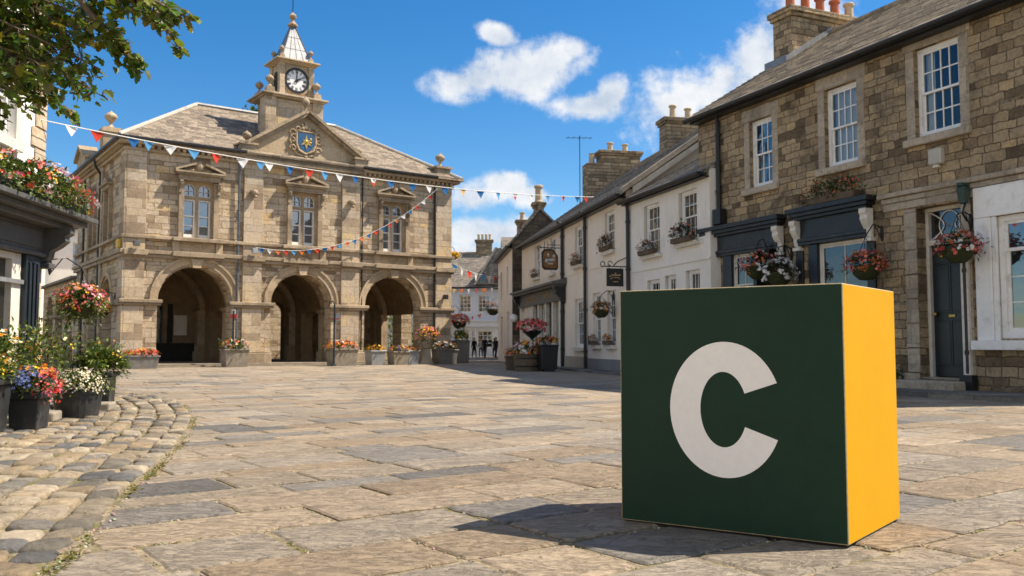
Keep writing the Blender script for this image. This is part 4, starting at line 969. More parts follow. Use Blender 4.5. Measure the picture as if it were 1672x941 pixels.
mb = MB(); mb.tube([(0, 0, .95), (0, 0, .02)], .022, 6); mb.tube([(0, 0, .74), (0, -.8, .74)], .018, 6); mb.tube([(0, 0, .84), (0, -.5, .84)], .012, 6)
for y in (-.35, -.5, -.62): mb.tube([(0, y, .70), (0, y, .95)], .012, 6)
mb.tube([(0, -.8+.07*cos(a), .74+.07*sin(a)) for a in [i*.6 for i in range(9)]], .012, 6); mb.build('bracket', 'black', t)
t, h = hsign('square black sign with a worn gilt crest on a scrolled bracket', WM, WF[1], .1, 2.28, 2.75, .5, 'black')
mb = MB(); mb.box(-.025, .025, -.62, -.15, 0, .47); sb = mb.build('board', 'black', t, bevel=.008)
mb = MB()
for yy, zz, a, b in ((-.38, .3, .05, .03), (-.3, .29, .05, .022), (-.46, .29, .05, .022), (-.53, .26, .03, .02), (-.25, .3, .025, .02), (-.38, .34, .015, .03), (-.38, .23, .12, .012), (-.5, .2, .04, .012), (-.27, .2, .03, .012), (-.38, .12, .1, .014)): mb.ball((.027, yy, zz), (.006, a, b), 6)
mb.build('crest', 'wornGold', sb)
mb = MB(); mb.tube([(0, 0, .52), (0, -.72, .52)], .016, 6); mb.tube([(0, 0, .78), (0, -.06, .76), (0, -.3, .66), (0, -.42, .54)], .014, 6); mb.tube([(0, 0, .4), (0, 0, .85)], .018, 6)
mb.tube([(0, -.72-.08*sin(a)*(1-a*.08), .58-.08*cos(a)*(1-a*.08)) for a in [i*.6 for i in range(10)]], .014, 6); mb.tube([(0, -.52+.06*cos(a), .6+.06*sin(a)) for a in [i*.6 for i in range(9)]], .012, 6)
for y in (-.55, -.22): mb.tube([(0, y, .52), (0, y, .46)], .008, 5)
mb.build('bracket', 'black', t)
# window boxes, basket and lamp of the white row
G = 'window boxes on the white houses'
windowbox('small flower box under the farthest upper window of the inn', PF, -10.2, 3.31, .6, [(RUST, .6)], nl=120)
windowbox('flower box under the upper window right of the pictorial sign', PF, -4.5, 3.27, .8, [(RUST, .6), (RED, .3)], nl=200, fh=.2)
windowbox('overgrown flower box under the upper window above the black sign', PF, -1.45, 3.39, .85, [(RUST, .6), (CORAL, .3)], nl=320, fh=.28, L=.07)
windowbox('low flower box under the inn ground floor window nearer the corner basket', PF, -1.32, .76, .55, [(ORANGE+RUST, .8)], nl=140, fh=.14)
windowbox('low flower box under the inn ground floor window between two drainpipes', PF, -2.68, .76, .55, [(ORANGE+RUST, .8)], nl=140, fh=.14)
windowbox('flower box under the left upper window of the low white house', WF, 1.47, 2.98, .85, [(RUST, .5), (CORAL, .15)], nl=260, fh=.2, L=.06)
windowbox('bushy flower box under the right upper window of the low white house', WF, 3.3, 3.08, .95, [(RUST, .5), (CORAL, .3)], nl=380, fh=.28, L=.07)
basket('rust coloured basket hanging on the inn wall just behind the cube', PM @ Vector((-1.05, -.38, 1.72)), .3, [(RUST+ORANGE, 1)], hang=.4, greens=DULL+GREENS, nf=70, bracket=PM @ Vector((-1.05, -.02, 2.2)))
t = root('globe_lamp', 'white globe lamp on the far corner of the inn', 'wall light', PM @ Vector((-12.9, -.35, 1.85)), PF[1])
mb = MB(); mb.ball((0, 0, 0), .17, 10); MT['globe'] = plain('opal_globe', (.75, .75, .74), .3, .03); mb.build('globe', 'globe', t, smooth=True); mb = MB(); mb.tube([(0, 0, -.15), (0, .1, -.3), (0, .33, -.3)], .02, 6); mb.build('bracket', 'black', t)
# ------------------------------------------------------------------ the street beyond
dark = root('gabled_house', 'house with a dark bare stone end wall standing forward just beyond the inn', 'house', (.02, 36.1, 0), atan2(-1, -.02)+0)
# local x runs towards the viewer along the street, so the house reaches from x=-7 to x=0
dark.rotation_euler[2] = atan2(-.995, .10)
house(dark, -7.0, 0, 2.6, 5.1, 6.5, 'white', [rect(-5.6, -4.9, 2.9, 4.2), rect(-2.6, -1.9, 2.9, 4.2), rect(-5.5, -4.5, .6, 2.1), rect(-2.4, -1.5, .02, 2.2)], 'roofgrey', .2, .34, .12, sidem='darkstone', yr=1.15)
for w in ((-5.6, -4.9, 2.9, 4.2), (-2.6, -1.9, 2.9, 4.2), (-5.5, -4.5, .6, 2.1), (-2.4, -1.5, .02, 2.2)): sash(dark, *w, .12, 2, 2, 2)
stack(dark, -.4, 1.15, .4, .4, 6.1, 6.75, [(0, 0, .75, .17, 'buffpot')]); stack(dark, -6.6, 1.15, .4, .5, 6.0, 6.9, [(0, 0, .4, .13, 'buffpot')])
wh2 = root('white_cottage', 'narrow white cottage with an overhanging upper floor at the end of the street', 'house', (-.2, 44.2, 0), atan2(-.998, .045))
ch_ = [(-9.3, -8.6, 3.0, 4.5), (-6.4, -5.7, 3.0, 4.5), (-3.3, -2.6, 3.0, 4.5), (-1.3, -.7, 3.0, 4.5)]
house(wh2, -12, 0, 6, 5.0, 7.0, 'white', [rect(*w) for w in ch_]+[rect(-10.6, -8.6, .5, 2.1), rect(-6.5, -4.6, .5, 2.1), rect(-2.4, -1.5, .02, 2.1)], 'roofgrey', .3, .34, .1)
for w in ch_+[(-10.6, -8.6, .5, 2.1), (-6.5, -4.6, .5, 2.1), (-2.4, -1.5, .02, 2.1)]: sash(wh2, *w, .12, 3, 2, 2)
bx(wh2, 'shop_fascia', 'slatepaint', (-11.5, -.3, -.18, -.003, 2.25, 2.6)); pipe(wh2, -.15, 0, 4.8, -.08, .05)
mb = MB(); mb.wall([(-4.2, 5.1), (-2.8, 5.1), (-2.8, 5.9), (-3.5, 6.5), (-4.2, 5.9)], [rect(-3.85, -3.15, 5.2, 5.85)], FR, -.1, 2.6); mb.prism([(-4.4, 5.8), (-3.5, 6.55), (-2.6, 5.8), (-2.6, 5.92), (-3.5, 6.67), (-4.4, 5.92)], FR, -.25, 2.8); mb.build('dormer', 'roofgrey', wh2)
stack(wh2, -11.6, 3, .5, .8, 6.5, 7.7, [(0, 0, .4, .13, 'buffpot')])
far = root('blue_house', 'pale blue grey rendered house closing the far end of the street', 'house', (-9.5, 59, 0), 0)
fu = [(x-.42, x+.42, 2.95, 4.15) for x in (1.2, 3.0, 4.6, 6.35, 7.62, 9.0, 10.3)]; fg = [(x-.55, x+.55, .55, 1.75) for x in (3.2, 6.1, 7.7)]+[(6.75, 7.05, .02, 1.8), (8.75, 9.35, .02, 1.8)]
house(far, 0, 13, 7, 4.85, 7.35, 'paleblue', [rect(*w) for w in fu+fg], 'roofgrey', .3, .34, .2)
for w in fu+fg: sash(far, *w, .1, 3, 2, 2, bar=.03)
mb = MB(); mb.box(.1, 12.9, -.2, -.003, 2.0, 2.35); mb.box(.05, 12.95, -.3, -.003, 2.35, 2.45); mb.build('shop_fascia', 'paleblue', far)
mb = MB(); mb.prism([(6.9, 4.85), (12.8, 4.85), (11.2, 7.3), (8.4, 7.3)], FR, -.33, 2.5); mb.build('cross_gable', 'roofgrey', far)
mb = MB(); mb.prism([(6.9, 4.8), (7.05, 4.8), (8.5, 7.35), (8.35, 7.35)], FR, -.4, 2.6); mb.build('verge_flashing', 'leadpale', far)
stack(far, 7.5, 3.5, 1.15, .6, 6.6, 8.3, [(-.4+.27*i, 0, .42, .1, 'buffpot') for i in range(4)])
far2 = root('grey_town_house', 'plain pale house half hidden behind the market hall at the street end', 'house', (-24.5, 62, 0), 0)
house(far2, 0, 14, 7, 5.2, 7.4, 'white', [rect(x, x+.9, 3.1, 4.4) for x in (1, 4, 7, 10)], 'roofgrey', .3)
for x in (1, 4, 7, 10): sash(far2, x, x+.9, 3.1, 4.4, .1, 3, 2, 2)
# left background: two pale town houses and a low arcade against the hall
lf = root('tall_white_house', 'tall white house with a dormer and slate roof behind the left shop', 'house', (-28.2, 45.0, 0), .42)
lw = [(x, x+.55, z, z+1.3) for x in (.8, 2.6, 4.9, 5.9) for z in (2.6, 5.0)]
house(lf, 0, 9.5, 7, 7.35, 10.1, 'shopwhite', [rect(*w) for w in lw], 'roofgrey', .3, .34, .1)
for w in lw: sash(lf, *w, .1, 2, 2, 2)
mb = MB(); mb.box(4.55, 5.4, .2, 2.2, 7.6, 8.6); mb.box(4.45, 5.5, .1, 2.3, 8.6, 8.7); dm = mb.build('dormer', 'wpaint', lf); bx(dm, 'pane', 'glassblue', (4.65, 5.3, .18, .199, 7.75, 8.5))
stack(lf, 5.55, 3.5, .6, .6, 9.4, 9.75, [(0, 0, .85, .26, 'buffpot')])
pipe(lf, 6.5, 3, 7.2, -.08, .05)
lc = root('cream_gable_house', 'narrow cream house between the left shop and the tall white house', 'house', (-25.4, 42.5, 0), .4)
lw = [(.55, 1.1, z, z+1.3) for z in (2.3, 4.6)]
house(lc, -1.2, 2.05, 3, 6.9, 8.0, 'cream', [rect(*w) for w in lw], 'roofgrey', .2)
for w in lw: sash(lc, *w, .1, 2, 2, 2, sill=(.15, .1, .12), sillm='opaint')
ext = root('arcade_wing', 'low shaded stone arcade adjoining the left end of the market hall', 'building', HM @ Vector((0, 8.6, 0)), HANG)
mb = MB(); out = [(.05, 0)]
for c, r in ((1.6, .8), (4.0, .95), (6.6, .95)): out += archhole(c, r, 2.1, 0)
out += [(8.6, 0), (8.6, 3.55), (.05, 3.55)]
mb.wall(out, [], SD(0), 0, .45); mb.wall(rect(.05, 8.6, 0, 3.55), [], SD(2.4), 0, .3); mb.wall(rect(.46, 2.39, 0, 3.55), [], lambda a, z, d: (a, 8.6-d, z), 0, .3)
mb.build('wall', 'hall', ext); mb = MB(); mb.prism([(-.2, 3.5), (3.0, 3.7), (3.0, 3.8), (-.2, 3.62)], lambda a, z, d: (a, d, z), .05, 8.75); mb.build('roof', 'roofgrey', ext)
mb = MB(); mb.box(-.1, -.003, .05, 8.6, 2.0, 2.1); mb.build('impost', 'weather', ext)
# ------------------------------------------------------------------ left shop
LF = ((-7.03, 12.0, 0), atan2(.99644, -.08431)); LM = Matrix.Translation(LF[0]) @ Matrix.Rotation(LF[1], 4, 'Z')
shop = root('corner_shop', 'white rendered shop with a dark painted shopfront and stone corner blocks, far left', 'shop', *LF)
mb = MB(); mb.wall(rect(-5.0, 1.13, 0, 6.3), [rect(-.85, .2, 3.62, 4.9), rect(-3.4, -2.35, 3.62, 4.9), rect(-4.2, .42, .02, 2.1)], FR, 0, .35); mb.wall(rect(.36, 6, 0, 6.3), [], lambda a, z, d: (1.13-d, a, z), 0, .35)
mb.wall(rect(.36, 6, 0, 6.3), [], lambda a, z, d: (-5.0+d, a, z), 0, .35)
mb.build('wall', 'shopwhite', shop)
mb = MB(); z = 2.76; k = 0
while z < 6.2:
    w = .46 if k % 2 else .34
    mb.box(1.16-w, 1.16, -.03, -.002, z, z+.3); mb.box(1.131, 1.16, -.0019, .5 if k % 2 else .36, z, z+.3); z += .31; k += 1
mb.box(.96, 1.16, -.03, -.002, 0, 2.1)
mb.build('quoin', 'quoin', shop, bevel=.02)
mb = MB(); mb.prism([(-.3, 6.25), (3.0, 8.3), (6.3, 6.25), (6.3, 6.38), (3.0, 8.45), (-.3, 6.38)], SD(-5.1), 0, 6.35); mb.build('roof', 'roofgrey', shop)
for a in (-.85, -3.4): sash(shop, a, a+1.05, 3.62, 4.9, .1, 3, 2, 2, gl='glass', sill=(.12, .13, .1), sillm='opaint'); bx(shop, 'window_surround', 'opaint', (a-.16, a-.001, -.03, .1, 3.6, 5.0), (a+1.051, a+1.21, -.03, .1, 3.6, 5.0))
mb = MB()
mb.box(-5.2, 1.72, -.62, -.003, 2.66, 2.73); mb.box(-5.2, 1.6, -.5, -.003, 2.58, 2.659); mb.box(-5.2, 1.42, -.36, -.003, 2.5, 2.579)
mb.box(-5.0, 1.02, -.1, -.003, 2.12, 2.499); mb.box(-5.0, 1.02, -.15, -.003, 2.06, 2.119); mb.box(-5.0, .9, -.12, -.101, 2.18, 2.44)
fa = mb.build('shop_fascia', 'slatepaint', shop, bevel=.008)
mb = MB(); corbel(mb, 1.1, 2.5, .52, .18, .42, -.05); mb.box(1.0, 1.2, -.2, -.003, 1.9, 1.98); mb.build('console', 'slatepaint', fa, bevel=.008)
mb = MB(); mb.box(.5, .94, -.1, -.003, 0, 2.059)
for x in (.56, .68, .8): mb.box(x, x+.06, -.13, -.101, .3, 1.95)
mb.box(.47, .97, -.14, -.101, 0, .25); mb.build('pilaster', 'teal', fa, bevel=.006)
mb = MB(); mb.box(.2, .46, -.04, .12, .4, 2.05); mb.box(-4.2, .2, -.04, .12, 1.96, 2.05); mb.box(-4.2, .2, -.03, .12, .4, .5)
for x in (-3.0, -1.9, -.8): mb.box(x-.04, x+.04, -.03, .1, .5, 1.96)
f2 = mb.build('window', 'opaint', shop); bx(f2, 'transom', 'lead', (-4.2, .46, -.09, -.041, 1.62, 1.68)); bx(f2, 'pane', 'glassdark', (-4.2, .3, .05, .06, .5, 1.96))
bx(shop, 'shop_stall', 'navy', (-4.3, .49, -.05, .1, 0, .399)); room(shop, -4.2, .42, .02, 2.1, .36, 1.6)
mb = MB(); mb.box(1.2, 1.3, .05, .15, 0, 2.4); mb.box(1.2, 1.32, .3, .42, 0, 2.3); mb.build('door_post', 'wpaint', shop)
nb_ = root('neighbour_house', 'plain pale house next to the left shop, standing outside the view', 'house', LM @ Vector((-5.15, 0, 0)), LF[1])
nw = [(-x-.9, -x, z, z+1.3) for x in (1.2, 3.6, 6.0, 8.4) for z in (.9, 3.3)]
house(nb_, -11, 0, 6.5, 5.6, 7.6, 'cream', [rect(*w) for w in nw], 'roofgrey', .25)
for w in nw: sash(nb_, *w, .08, 3, 2, 2, sill=(.1, .1, .1), sillm='opaint')
t = root('flower_trough', 'long trough of red, white and yellow flowers spilling over the left shop cornice', 'flower box', LM @ Vector((.1, -.34, 2.732)), LF[1])
mb = MB(); mb.frust((0, 0), 0, .16, 1.5, .11, 1.55, .15); mb.build('trough', 'black', t)
foliage(t, (.0, -.05, .28), (1.75, .34, .3), 3400, .075, GREENS+LIME[:2], low=-.7, droop=.55, lump=.3)
for cols, n, s in ((CORAL+RED, 85, .028), (WHITE, 48, .03), (YELLOW+ORANGE, 45, .022), (PINK, 30, .026)): blossoms(t, (.0, -.06, .27), (1.76, .36, .31), n, s, cols, low=-.7, cluster=3, clr=.05)
basket('large pink and yellow basket hanging at the corner of the left shop', LM @ Vector((1.62, -.42, 1.42)), .36, [(CORAL+PINK, .8), (YELLOW+ORANGE, .35), (WHITE, .15)], hang=.55, greens=GREENS+LIME, nl=1900, nf=150, fs=.022, low=-.95, trail=.75, bracket=LM @ Vector((1.25, -.1, 2.05)))
basket('small red and yellow basket hanging on the shaded side of the hall', HM @ Vector((-.5, .75, 1.95)), .34, [(RED+CORAL, .9), (YELLOW, .4), (WHITE, .2)], hang=.45, nl=380, nf=90, fs=.036, bracket=HM @ Vector((-.1, .8, 2.5)))
basket('red basket hanging on the right end corner of the market hall', HM @ Vector((13.35, .1, 1.75)), .42, [(RED+PINK, 1.0), (YELLOW, .3)], hang=.5, nl=420, nf=110, fs=.04, bracket=HM @ Vector((12.95, .1, 2.4)))
basket('dark basket hanging on the far white cottage', (-.95, 43.6, 2.55), .42, [(RUST, .8)], hang=.5, greens=DULL, nl=300, nf=40, fs=.035, bracket=(-.45, 43.9, 3.1))
basket('yellow flowered basket high on the right end of the market hall', HM @ Vector((13.2, .3, 4.55)), .2, [(YELLOW, 1.4)], hang=.3, nl=120, nf=70, fs=.035, bracket=HM @ Vector((12.95, .3, 4.9)))
# ------------------------------------------------------------------ ground
ca, sa_ = cos(HANG), sin(HANG)
def h2w(u, v): return (u*ca-v*sa_, u*sa_+v*ca)
def w2h(x, y): return (x*ca+y*sa_, -x*sa_+y*ca)
COB = [(-1.30, .4), (-1.40, 1.5), (-1.5, 2.7), (-1.66, 3.5), (-1.96, 4.55), (-2.21, 5.55), (-2.72, 7.4), (-3.38, 9.3), (-4.22, 11.2), (-5.3, 13.0), (-6.2, 13.75), (-7.3, 14.0)]
def catmull(P, k=8):
    o = []
    for i in range(len(P)-1):
        p0, p1, p2, p3 = [Vector((*P[max(0, min(len(P)-1, i+j))], 0)) for j in (-1, 0, 1, 2)]
        for e in range(k):
            t = e/k; o.append(.5*((2*p1)+(p2-p0)*t+(2*p0-5*p1+4*p2-p3)*t*t+(3*p1-p0-3*p2+p3)*t**3))
    o.append(Vector((*P[-1], 0))); return o
EDGE = catmull(COB)
CPOLY = [(p.x, p.y) for p in EDGE]+[(-9.5, 14.0), (-9.5, .4)]
def inside(x, y, P=CPOLY):
    c = False; j = len(P)-1
    for i in range(len(P)):
        xi, yi = P[i]; xj, yj = P[j]
        if (yi > y) != (yj > y) and x < (xj-xi)*(y-yi)/(yj-yi)+xi: c = not c
        j = i
    return c
def edist(x, y): return min((p.x-x)**2+(p.y-y)**2 for p in EDGE)**.5
# joint bed: one sheet out to the horizon
m, nt = mat_new('joint_sand'); t = N(nt, 'ShaderNodeTexCoord').outputs['Object']
n1 = noise(nt, t, 26, 6, .7); n2 = noise(nt, t, 1.7, 6, .7)
c = ramp(nt, n1, [(.3, (.12, .095, .06)), (.5, (.24, .195, .125)), (.7, (.38, .32, .22))])
c = mixc(nt, ramp(nt, n2, [(.5, 0.0), (.6, .7)]), c, (.1, .1, .03))
finish(nt, c, .95, n1, .8, .02, .1); MT['joint'] = m
mb = MB(); mb.face([(-400, -120, -.009), (400, -120, -.009), (400, 700, -.009), (-400, 700, -.009)])
tag(mb.build('ground', 'joint'), kind='structure')
# flagstones: real slabs in rows parallel to the hall front
m, nt = mat_new('flagstone')
a = N(nt, 'ShaderNodeVertexColor', layer_name='Col').outputs[0]
t = N(nt, 'ShaderNodeTexCoord').outputs['Object']
rot = N(nt, 'ShaderNodeMapping', {0: t}); rot.inputs['Rotation'].default_value = (0, 0, -HANG); rot.inputs['Scale'].default_value = (1, 2.2, 1)
nf = noise(nt, t, 34, 9, .75); nm = noise(nt, rot.outputs[0], 7.5, 8, .72, 1.2); nl = noise(nt, t, 1.3, 7, .7, .5)
col = mixc(nt, .85, a, ramp(nt, nm, [(.3, (.62, .61, .6)), (.5, (1, .99, .98)), (.72, (1.32, 1.27, 1.18))]), 'MULTIPLY')
col = mixc(nt, .8, col, ramp(nt, nf, [(.28, (.6, .6, .6)), (.5, (1, 1, 1)), (.75, (1.35, 1.33, 1.28))]), 'MULTIPLY')
col = mixc(nt, math_(nt, 'MULTIPLY', ramp(nt, nl, [(.5, 0.0), (.7, 1.0)]), .4), col, (.17, .14, .1))
vo = N(nt, 'ShaderNodeTexVoronoi', {'Vector': t, 'Scale': 52}).outputs[0]
sp = noise(nt, t, 9, 2, .5)
fleck = math_(nt, 'MULTIPLY', math_(nt, 'LESS_THAN', vo, .16), math_(nt, 'GREATER_THAN', sp, .56))
col = mixc(nt, math_(nt, 'MULTIPLY', fleck, .6), col, (.55, .5, .4))
cr = noise(nt, rot.outputs[0], 3.1, 10, .8, 2.0)
crk = ramp(nt, cr, [(.485, 0.0), (.5, 1.0), (.515, 0.0)])
h = math_(nt, 'ADD', math_(nt, 'MULTIPLY', nm, 1.0), math_(nt, 'MULTIPLY', nf, .55)); h = math_(nt, 'SUBTRACT', h, math_(nt, 'MULTIPLY', crk, .25))
finish(nt, col, ramp(nt, nm, [(.3, .55), (.7, .8)]), h, .9, .024, .35); MT['flag_stone'] = m
FC = [((.36, .285, .2), 5), ((.32, .262, .192), 5), ((.29, .246, .19), 5), ((.39, .312, .222), 3), ((.215, .195, .168), 3), ((.30, .23, .152), 4), ((.34, .292, .23), 4), ((.14, .133, .122), 1)]
FCOL = [c for c, k in FC for _ in range(k)]
mb = MB(); v = -6.0; JOINTS = []
def slab(u0, u1, v0, v1, near):
    gap = U(.008, .015)
    if near: JOINTS.extend([(u0, v0, u1, v0), (u0, v0, u0, v1)])
    z = U(-.003, .004); tilt = (U(-.003, .003), U(-.003, .003))
    c = R.choice(FCOL); j = U(.88, 1.1); col = tuple(x*j*.95 for x in c)
    pts = []
    a, b, c_, d = u0+gap, u1-gap, v0+gap, v1-gap
    if near:
        ch = lambda: U(.004, .016) if R.random() < .85 else U(.02, .04)
        corners = [(a, c_), (b, c_), (b, d), (a, d)]; dirs = [((1, 0), (0, 1)), ((0, 1), (-1, 0)), ((-1, 0), (0, -1)), ((0, -1), (1, 0))]
        for i in range(4):
            p, q = corners[i], corners[(i+1) % 4]; L = abs(q[0]-p[0])+abs(q[1]-p[1]); k = max(2, int(L/.07)); e = ((q[0]-p[0])/L, (q[1]-p[1])/L); nrm = (-e[1], e[0])
            c1 = ch(); w0 = U(-.006, .006)
            pts.append((p[0]+e[0]*c1+nrm[0]*.002, p[1]+e[1]*c1+nrm[1]*.002))
            for s_ in range(1, k):
                tt = c1+(L-2*c1)*s_/k; o = w0*sin(pi*s_/k)+U(-.0045, .006)+(U(.008, .02) if R.random() < .05 else 0)
                pts.append((p[0]+e[0]*tt+nrm[0]*o, p[1]+e[1]*tt+nrm[1]*o))
            c2 = ch(); pts.append((q[0]-e[0]*c2, q[1]-e[1]*c2))
    else: pts = [(a, c_), (b, c_), (b, d), (a, d)]
    n = len(pts); mu, mv = (u0+u1)/2, (v0+v1)/2; V = []
    for ins, zz in ((0, -.02), (0, -.007), (.012, 0)):
        for (pu, pv) in pts:
            du, dv = mu-pu, mv-pv; L = sqrt(du*du+dv*dv) or 1
            X, Y = h2w(pu+du/L*ins, pv+dv/L*ins); V.append((X, Y, z+zz+(pu-mu)*tilt[0]+(pv-mv)*tilt[1]))
    F = [tuple(range(2*n, 3*n))]
    for i in range(n):
        k = (i+1) % n; F += [(i, k, n+k, n+i), (n+i, n+k, 2*n+k, 2*n+i)]
    mb.mesh(V, F, 0, col)
while v < 52:
    hgt = R.choice([.27, .31, .35, .39, .43, .47]); u = -40+U(0, .8)
    while u < 48:
        ln = U(.42, .98); cx, cy = h2w(u+ln/2, v+hgt/2)
        if 1.0 < cy < 62 and abs(cx) < .66*cy+2.2 and not (inside(cx, cy) and edist(cx, cy) > .75) and not (cy > 14 and cx > 9.5):
            near = cy < 9
            if near and hgt > .44 and R.random() < .16: slab(u, u+ln, v, v+hgt*.5, True); slab(u, u+ln, v+hgt*.5, v+hgt, True)
            else: slab(u, u+ln, v, v+hgt, near)
        u += ln
    v += hgt
tag(mb.build('paving', 'flag_stone'), kind='structure')
# cobbled apron
mb = MB()
P3 = [(x, y, .004) for x, y in CPOLY]
tri = geometry.tessellate_polygon([[Vector(p) for p in P3]])
mb.mesh(P3+[(x, y, -.02) for x, y in CPOLY], [tuple(t_) for t_ in tri]+[(i, (i+1) % len(P3), len(P3)+(i+1) % len(P3), len(P3)+i) for i in range(len(P3))])
tag(mb.build('cobble_bed', 'joint'), kind='structure')
m, nt = mat_new('cobblestone')
a = N(nt, 'ShaderNodeVertexColor', layer_name='Col').outputs[0]; t = N(nt, 'ShaderNodeTexCoord').outputs['Object']
nf = noise(nt, t, 30, 8, .7); nm = noise(nt, t, 8, 6, .7, .8)
col = mixc(nt, .9, a, ramp(nt, nm, [(.3, (.6, .6, .6)), (.7, (1.3, 1.27, 1.2))]), 'MULTIPLY'); col = mixc(nt, .8, col, ramp(nt, nf, [(.3, (.65, .65, .65)), (.7, (1.3, 1.3, 1.25))]), 'MULTIPLY')
finish(nt, col, .62, math_(nt, 'ADD', nm, math_(nt, 'MULTIPLY', nf, .6)), .9, .03, .35); MT['cobble'] = m
CC = [(.27, .215, .15), (.30, .25, .185), (.23, .195, .15), (.25, .19, .12), (.17, .155, .135), (.10, .097, .095), (.33, .28, .21), (.2, .165, .12), (.27, .215, .145), (.14, .125, .1)]
mb = MB()
def cobble(x, y, ang, L, W, h):
    c = R.choice(CC); j = U(.82, 1.2); col = tuple(q*j for q in c); n = 14; V = []; cs_, sn = cos(ang), sin(ang)
    ex = U(.38, .62); sk = U(-.25, .25); ph = [U(-.1, .07) for _ in range(n)]; tx, ty = U(-.1, .1), U(-.1, .1)
    for k, zz in ((1.02, -.2), (1.0, .35), (.92, .74), (.68, .95), (.35, 1.0)):
        for i in range(n):
            a = 2*pi*i/n; px = abs(cos(a))**ex*(1 if cos(a) > 0 else -1)*L/2*(1+ph[i]); py = abs(sin(a))**ex*(1 if sin(a) > 0 else -1)*W/2*(1+ph[(i*3) % n]); px += sk*py
            px *= k; py *= k
            V.append((x+px*cs_-py*sn, y+px*sn+py*cs_, .003+h*zz+(px*tx+py*ty)*zz+(U(-.002, .002) if zz > .5 else 0)))
    F = []
    for r_ in range(4):
        for i in range(n): F.append((r_*n+i, r_*n+(i+1) % n, (r_+1)*n+(i+1) % n, (r_+1)*n+i))
    F.append(tuple(4*n+i for i in range(n)))
    mb.mesh(V, F, 0, col)
# two edging rows following the curve, then rows of setts behind them
def offs(d):
    o = []
    for i, p in enumerate(EDGE):
        t_ = (EDGE[min(i+1, len(EDGE)-1)]-EDGE[max(i-1, 0)]).normalized(); o.append(p+Vector((-t_.y, t_.x, 0))*d)
    return o
d = .1; ROWS = []
while d < 2.6:
    w = U(.155, .2); ROWS.append((d, w)); d += w
for row, (d, w) in enumerate(ROWS):
    line = offs(d); acc = 0; i = 0; s_ = U(0, .2)
    cum = [0]
    for p, q in zip(line, line[1:]): cum.append(cum[-1]+(q-p).length)
    while s_ < cum[-1]-.1:
        L = U(.14, .27) if row else U(.15, .22); mid = s_+L/2
        while i < len(cum)-2 and cum[i+1] < mid: i += 1
        f = (mid-cum[i])/(cum[i+1]-cum[i]+1e-9); p = line[i].lerp(line[i+1], min(1, f)); t_ = line[i+1]-line[i]
        if p.y > 1 and abs(p.x) < .66*p.y+2 and inside(p.x, p.y): cobble(p.x+U(-.012, .012), p.y+U(-.012, .012), atan2(t_.y, t_.x)+U(-.12, .12), L-U(.012, .03), w-U(.006, .028), U(.014, .034))
        s_ += L
v = 0.0
while v < 18:
    w = U(.16, .22); u = -12+U(0, .3)
    while u < 8:
        L = U(.16, .28); x, y = h2w(u+L/2, v+w/2)
        if 1.0 < y < 14 and abs(x) < .66*y+2 and inside(x, y) and edist(x, y) > ROWS[-1][0]+.16: cobble(x+U(-.01, .01), y+U(-.01, .01), HANG+U(-.12, .12), L-.016, w-.016, U(.014, .032))
        u += L
    v += w
tag(mb.build('cobbles', 'cobble', smooth=True), kind='structure')
# moss and grit in the joints
mb = MB(); mg = MB()
def tuft(x, y, z, s):
    for k in range(5):
        a = U(0, 6.28); d = Vector((cos(a), sin(a), U(.2, 1.1))).normalized(); c = R.choice([(.17, .15, .03), (.24, .2, .05), (.12, .13, .03), (.3, .25, .08)])
        leaf(mb, Vector((x+U(-s, s), y+U(-s, s), z-.004)), d, Vector((0, 0, 1)), s*U(.6, 1.3), s*U(.3, .6), c)
def grit(x, y, z, s):
    mg.lathe([(.001, -s*.3), (s, 0), (s*.7, s*.5), (.001, s*.7)], (x, y, z), 5, 0, tuple(q*U(.7, 1.2) for q in R.choice([(.4, .34, .25), (.5, .44, .34), (.3, .26, .2)])), 1, U(.6, 1.2), U(0, 3))
for line, nn in ((offs(-.005), 560), (offs(.25), 300), (offs(.49), 260)):
    for _ in range(nn):
        i = R.randrange(6, len(line)-1); p = line[i].lerp(line[i+1], R.random())
        if p.y > 1.2 and sin(p.x*9+p.y*5)+sin(p.y*3.1) > -.3: tuft(p.x+U(-.02, .02), p.y+U(-.02, .02), .004, U(.012, .03))
    for _ in range(nn//2):
        i = R.randrange(6, len(line)-1); p = line[i].lerp(line[i+1], R.random()); grit(p.x+U(-.03, .03), p.y+U(-.03, .03), .004, U(.004, .01))
for (ua, va, ub, vb) in JOINTS:
    L = sqrt((ub-ua)**2+(vb-va)**2); mossy = R.random() < .3
    for _ in range(int(L*14)):
        t_ = R.random(); x, y = h2w(ua+(ub-ua)*t_+U(-.008, .008), va+(vb-va)*t_+U(-.008, .008))
        if y < 1.2 or y > 8 or inside(x, y): continue
        grit(x, y, -.007, U(.003, .008))
        if mossy and t_ < .6: tuft(x, y, -.005, U(.008, .018))
tag(mb.build('joint_moss', 'leaf'), kind='stuff'); tag(mg.build('joint_grit', 'petal'), kind='stuff')
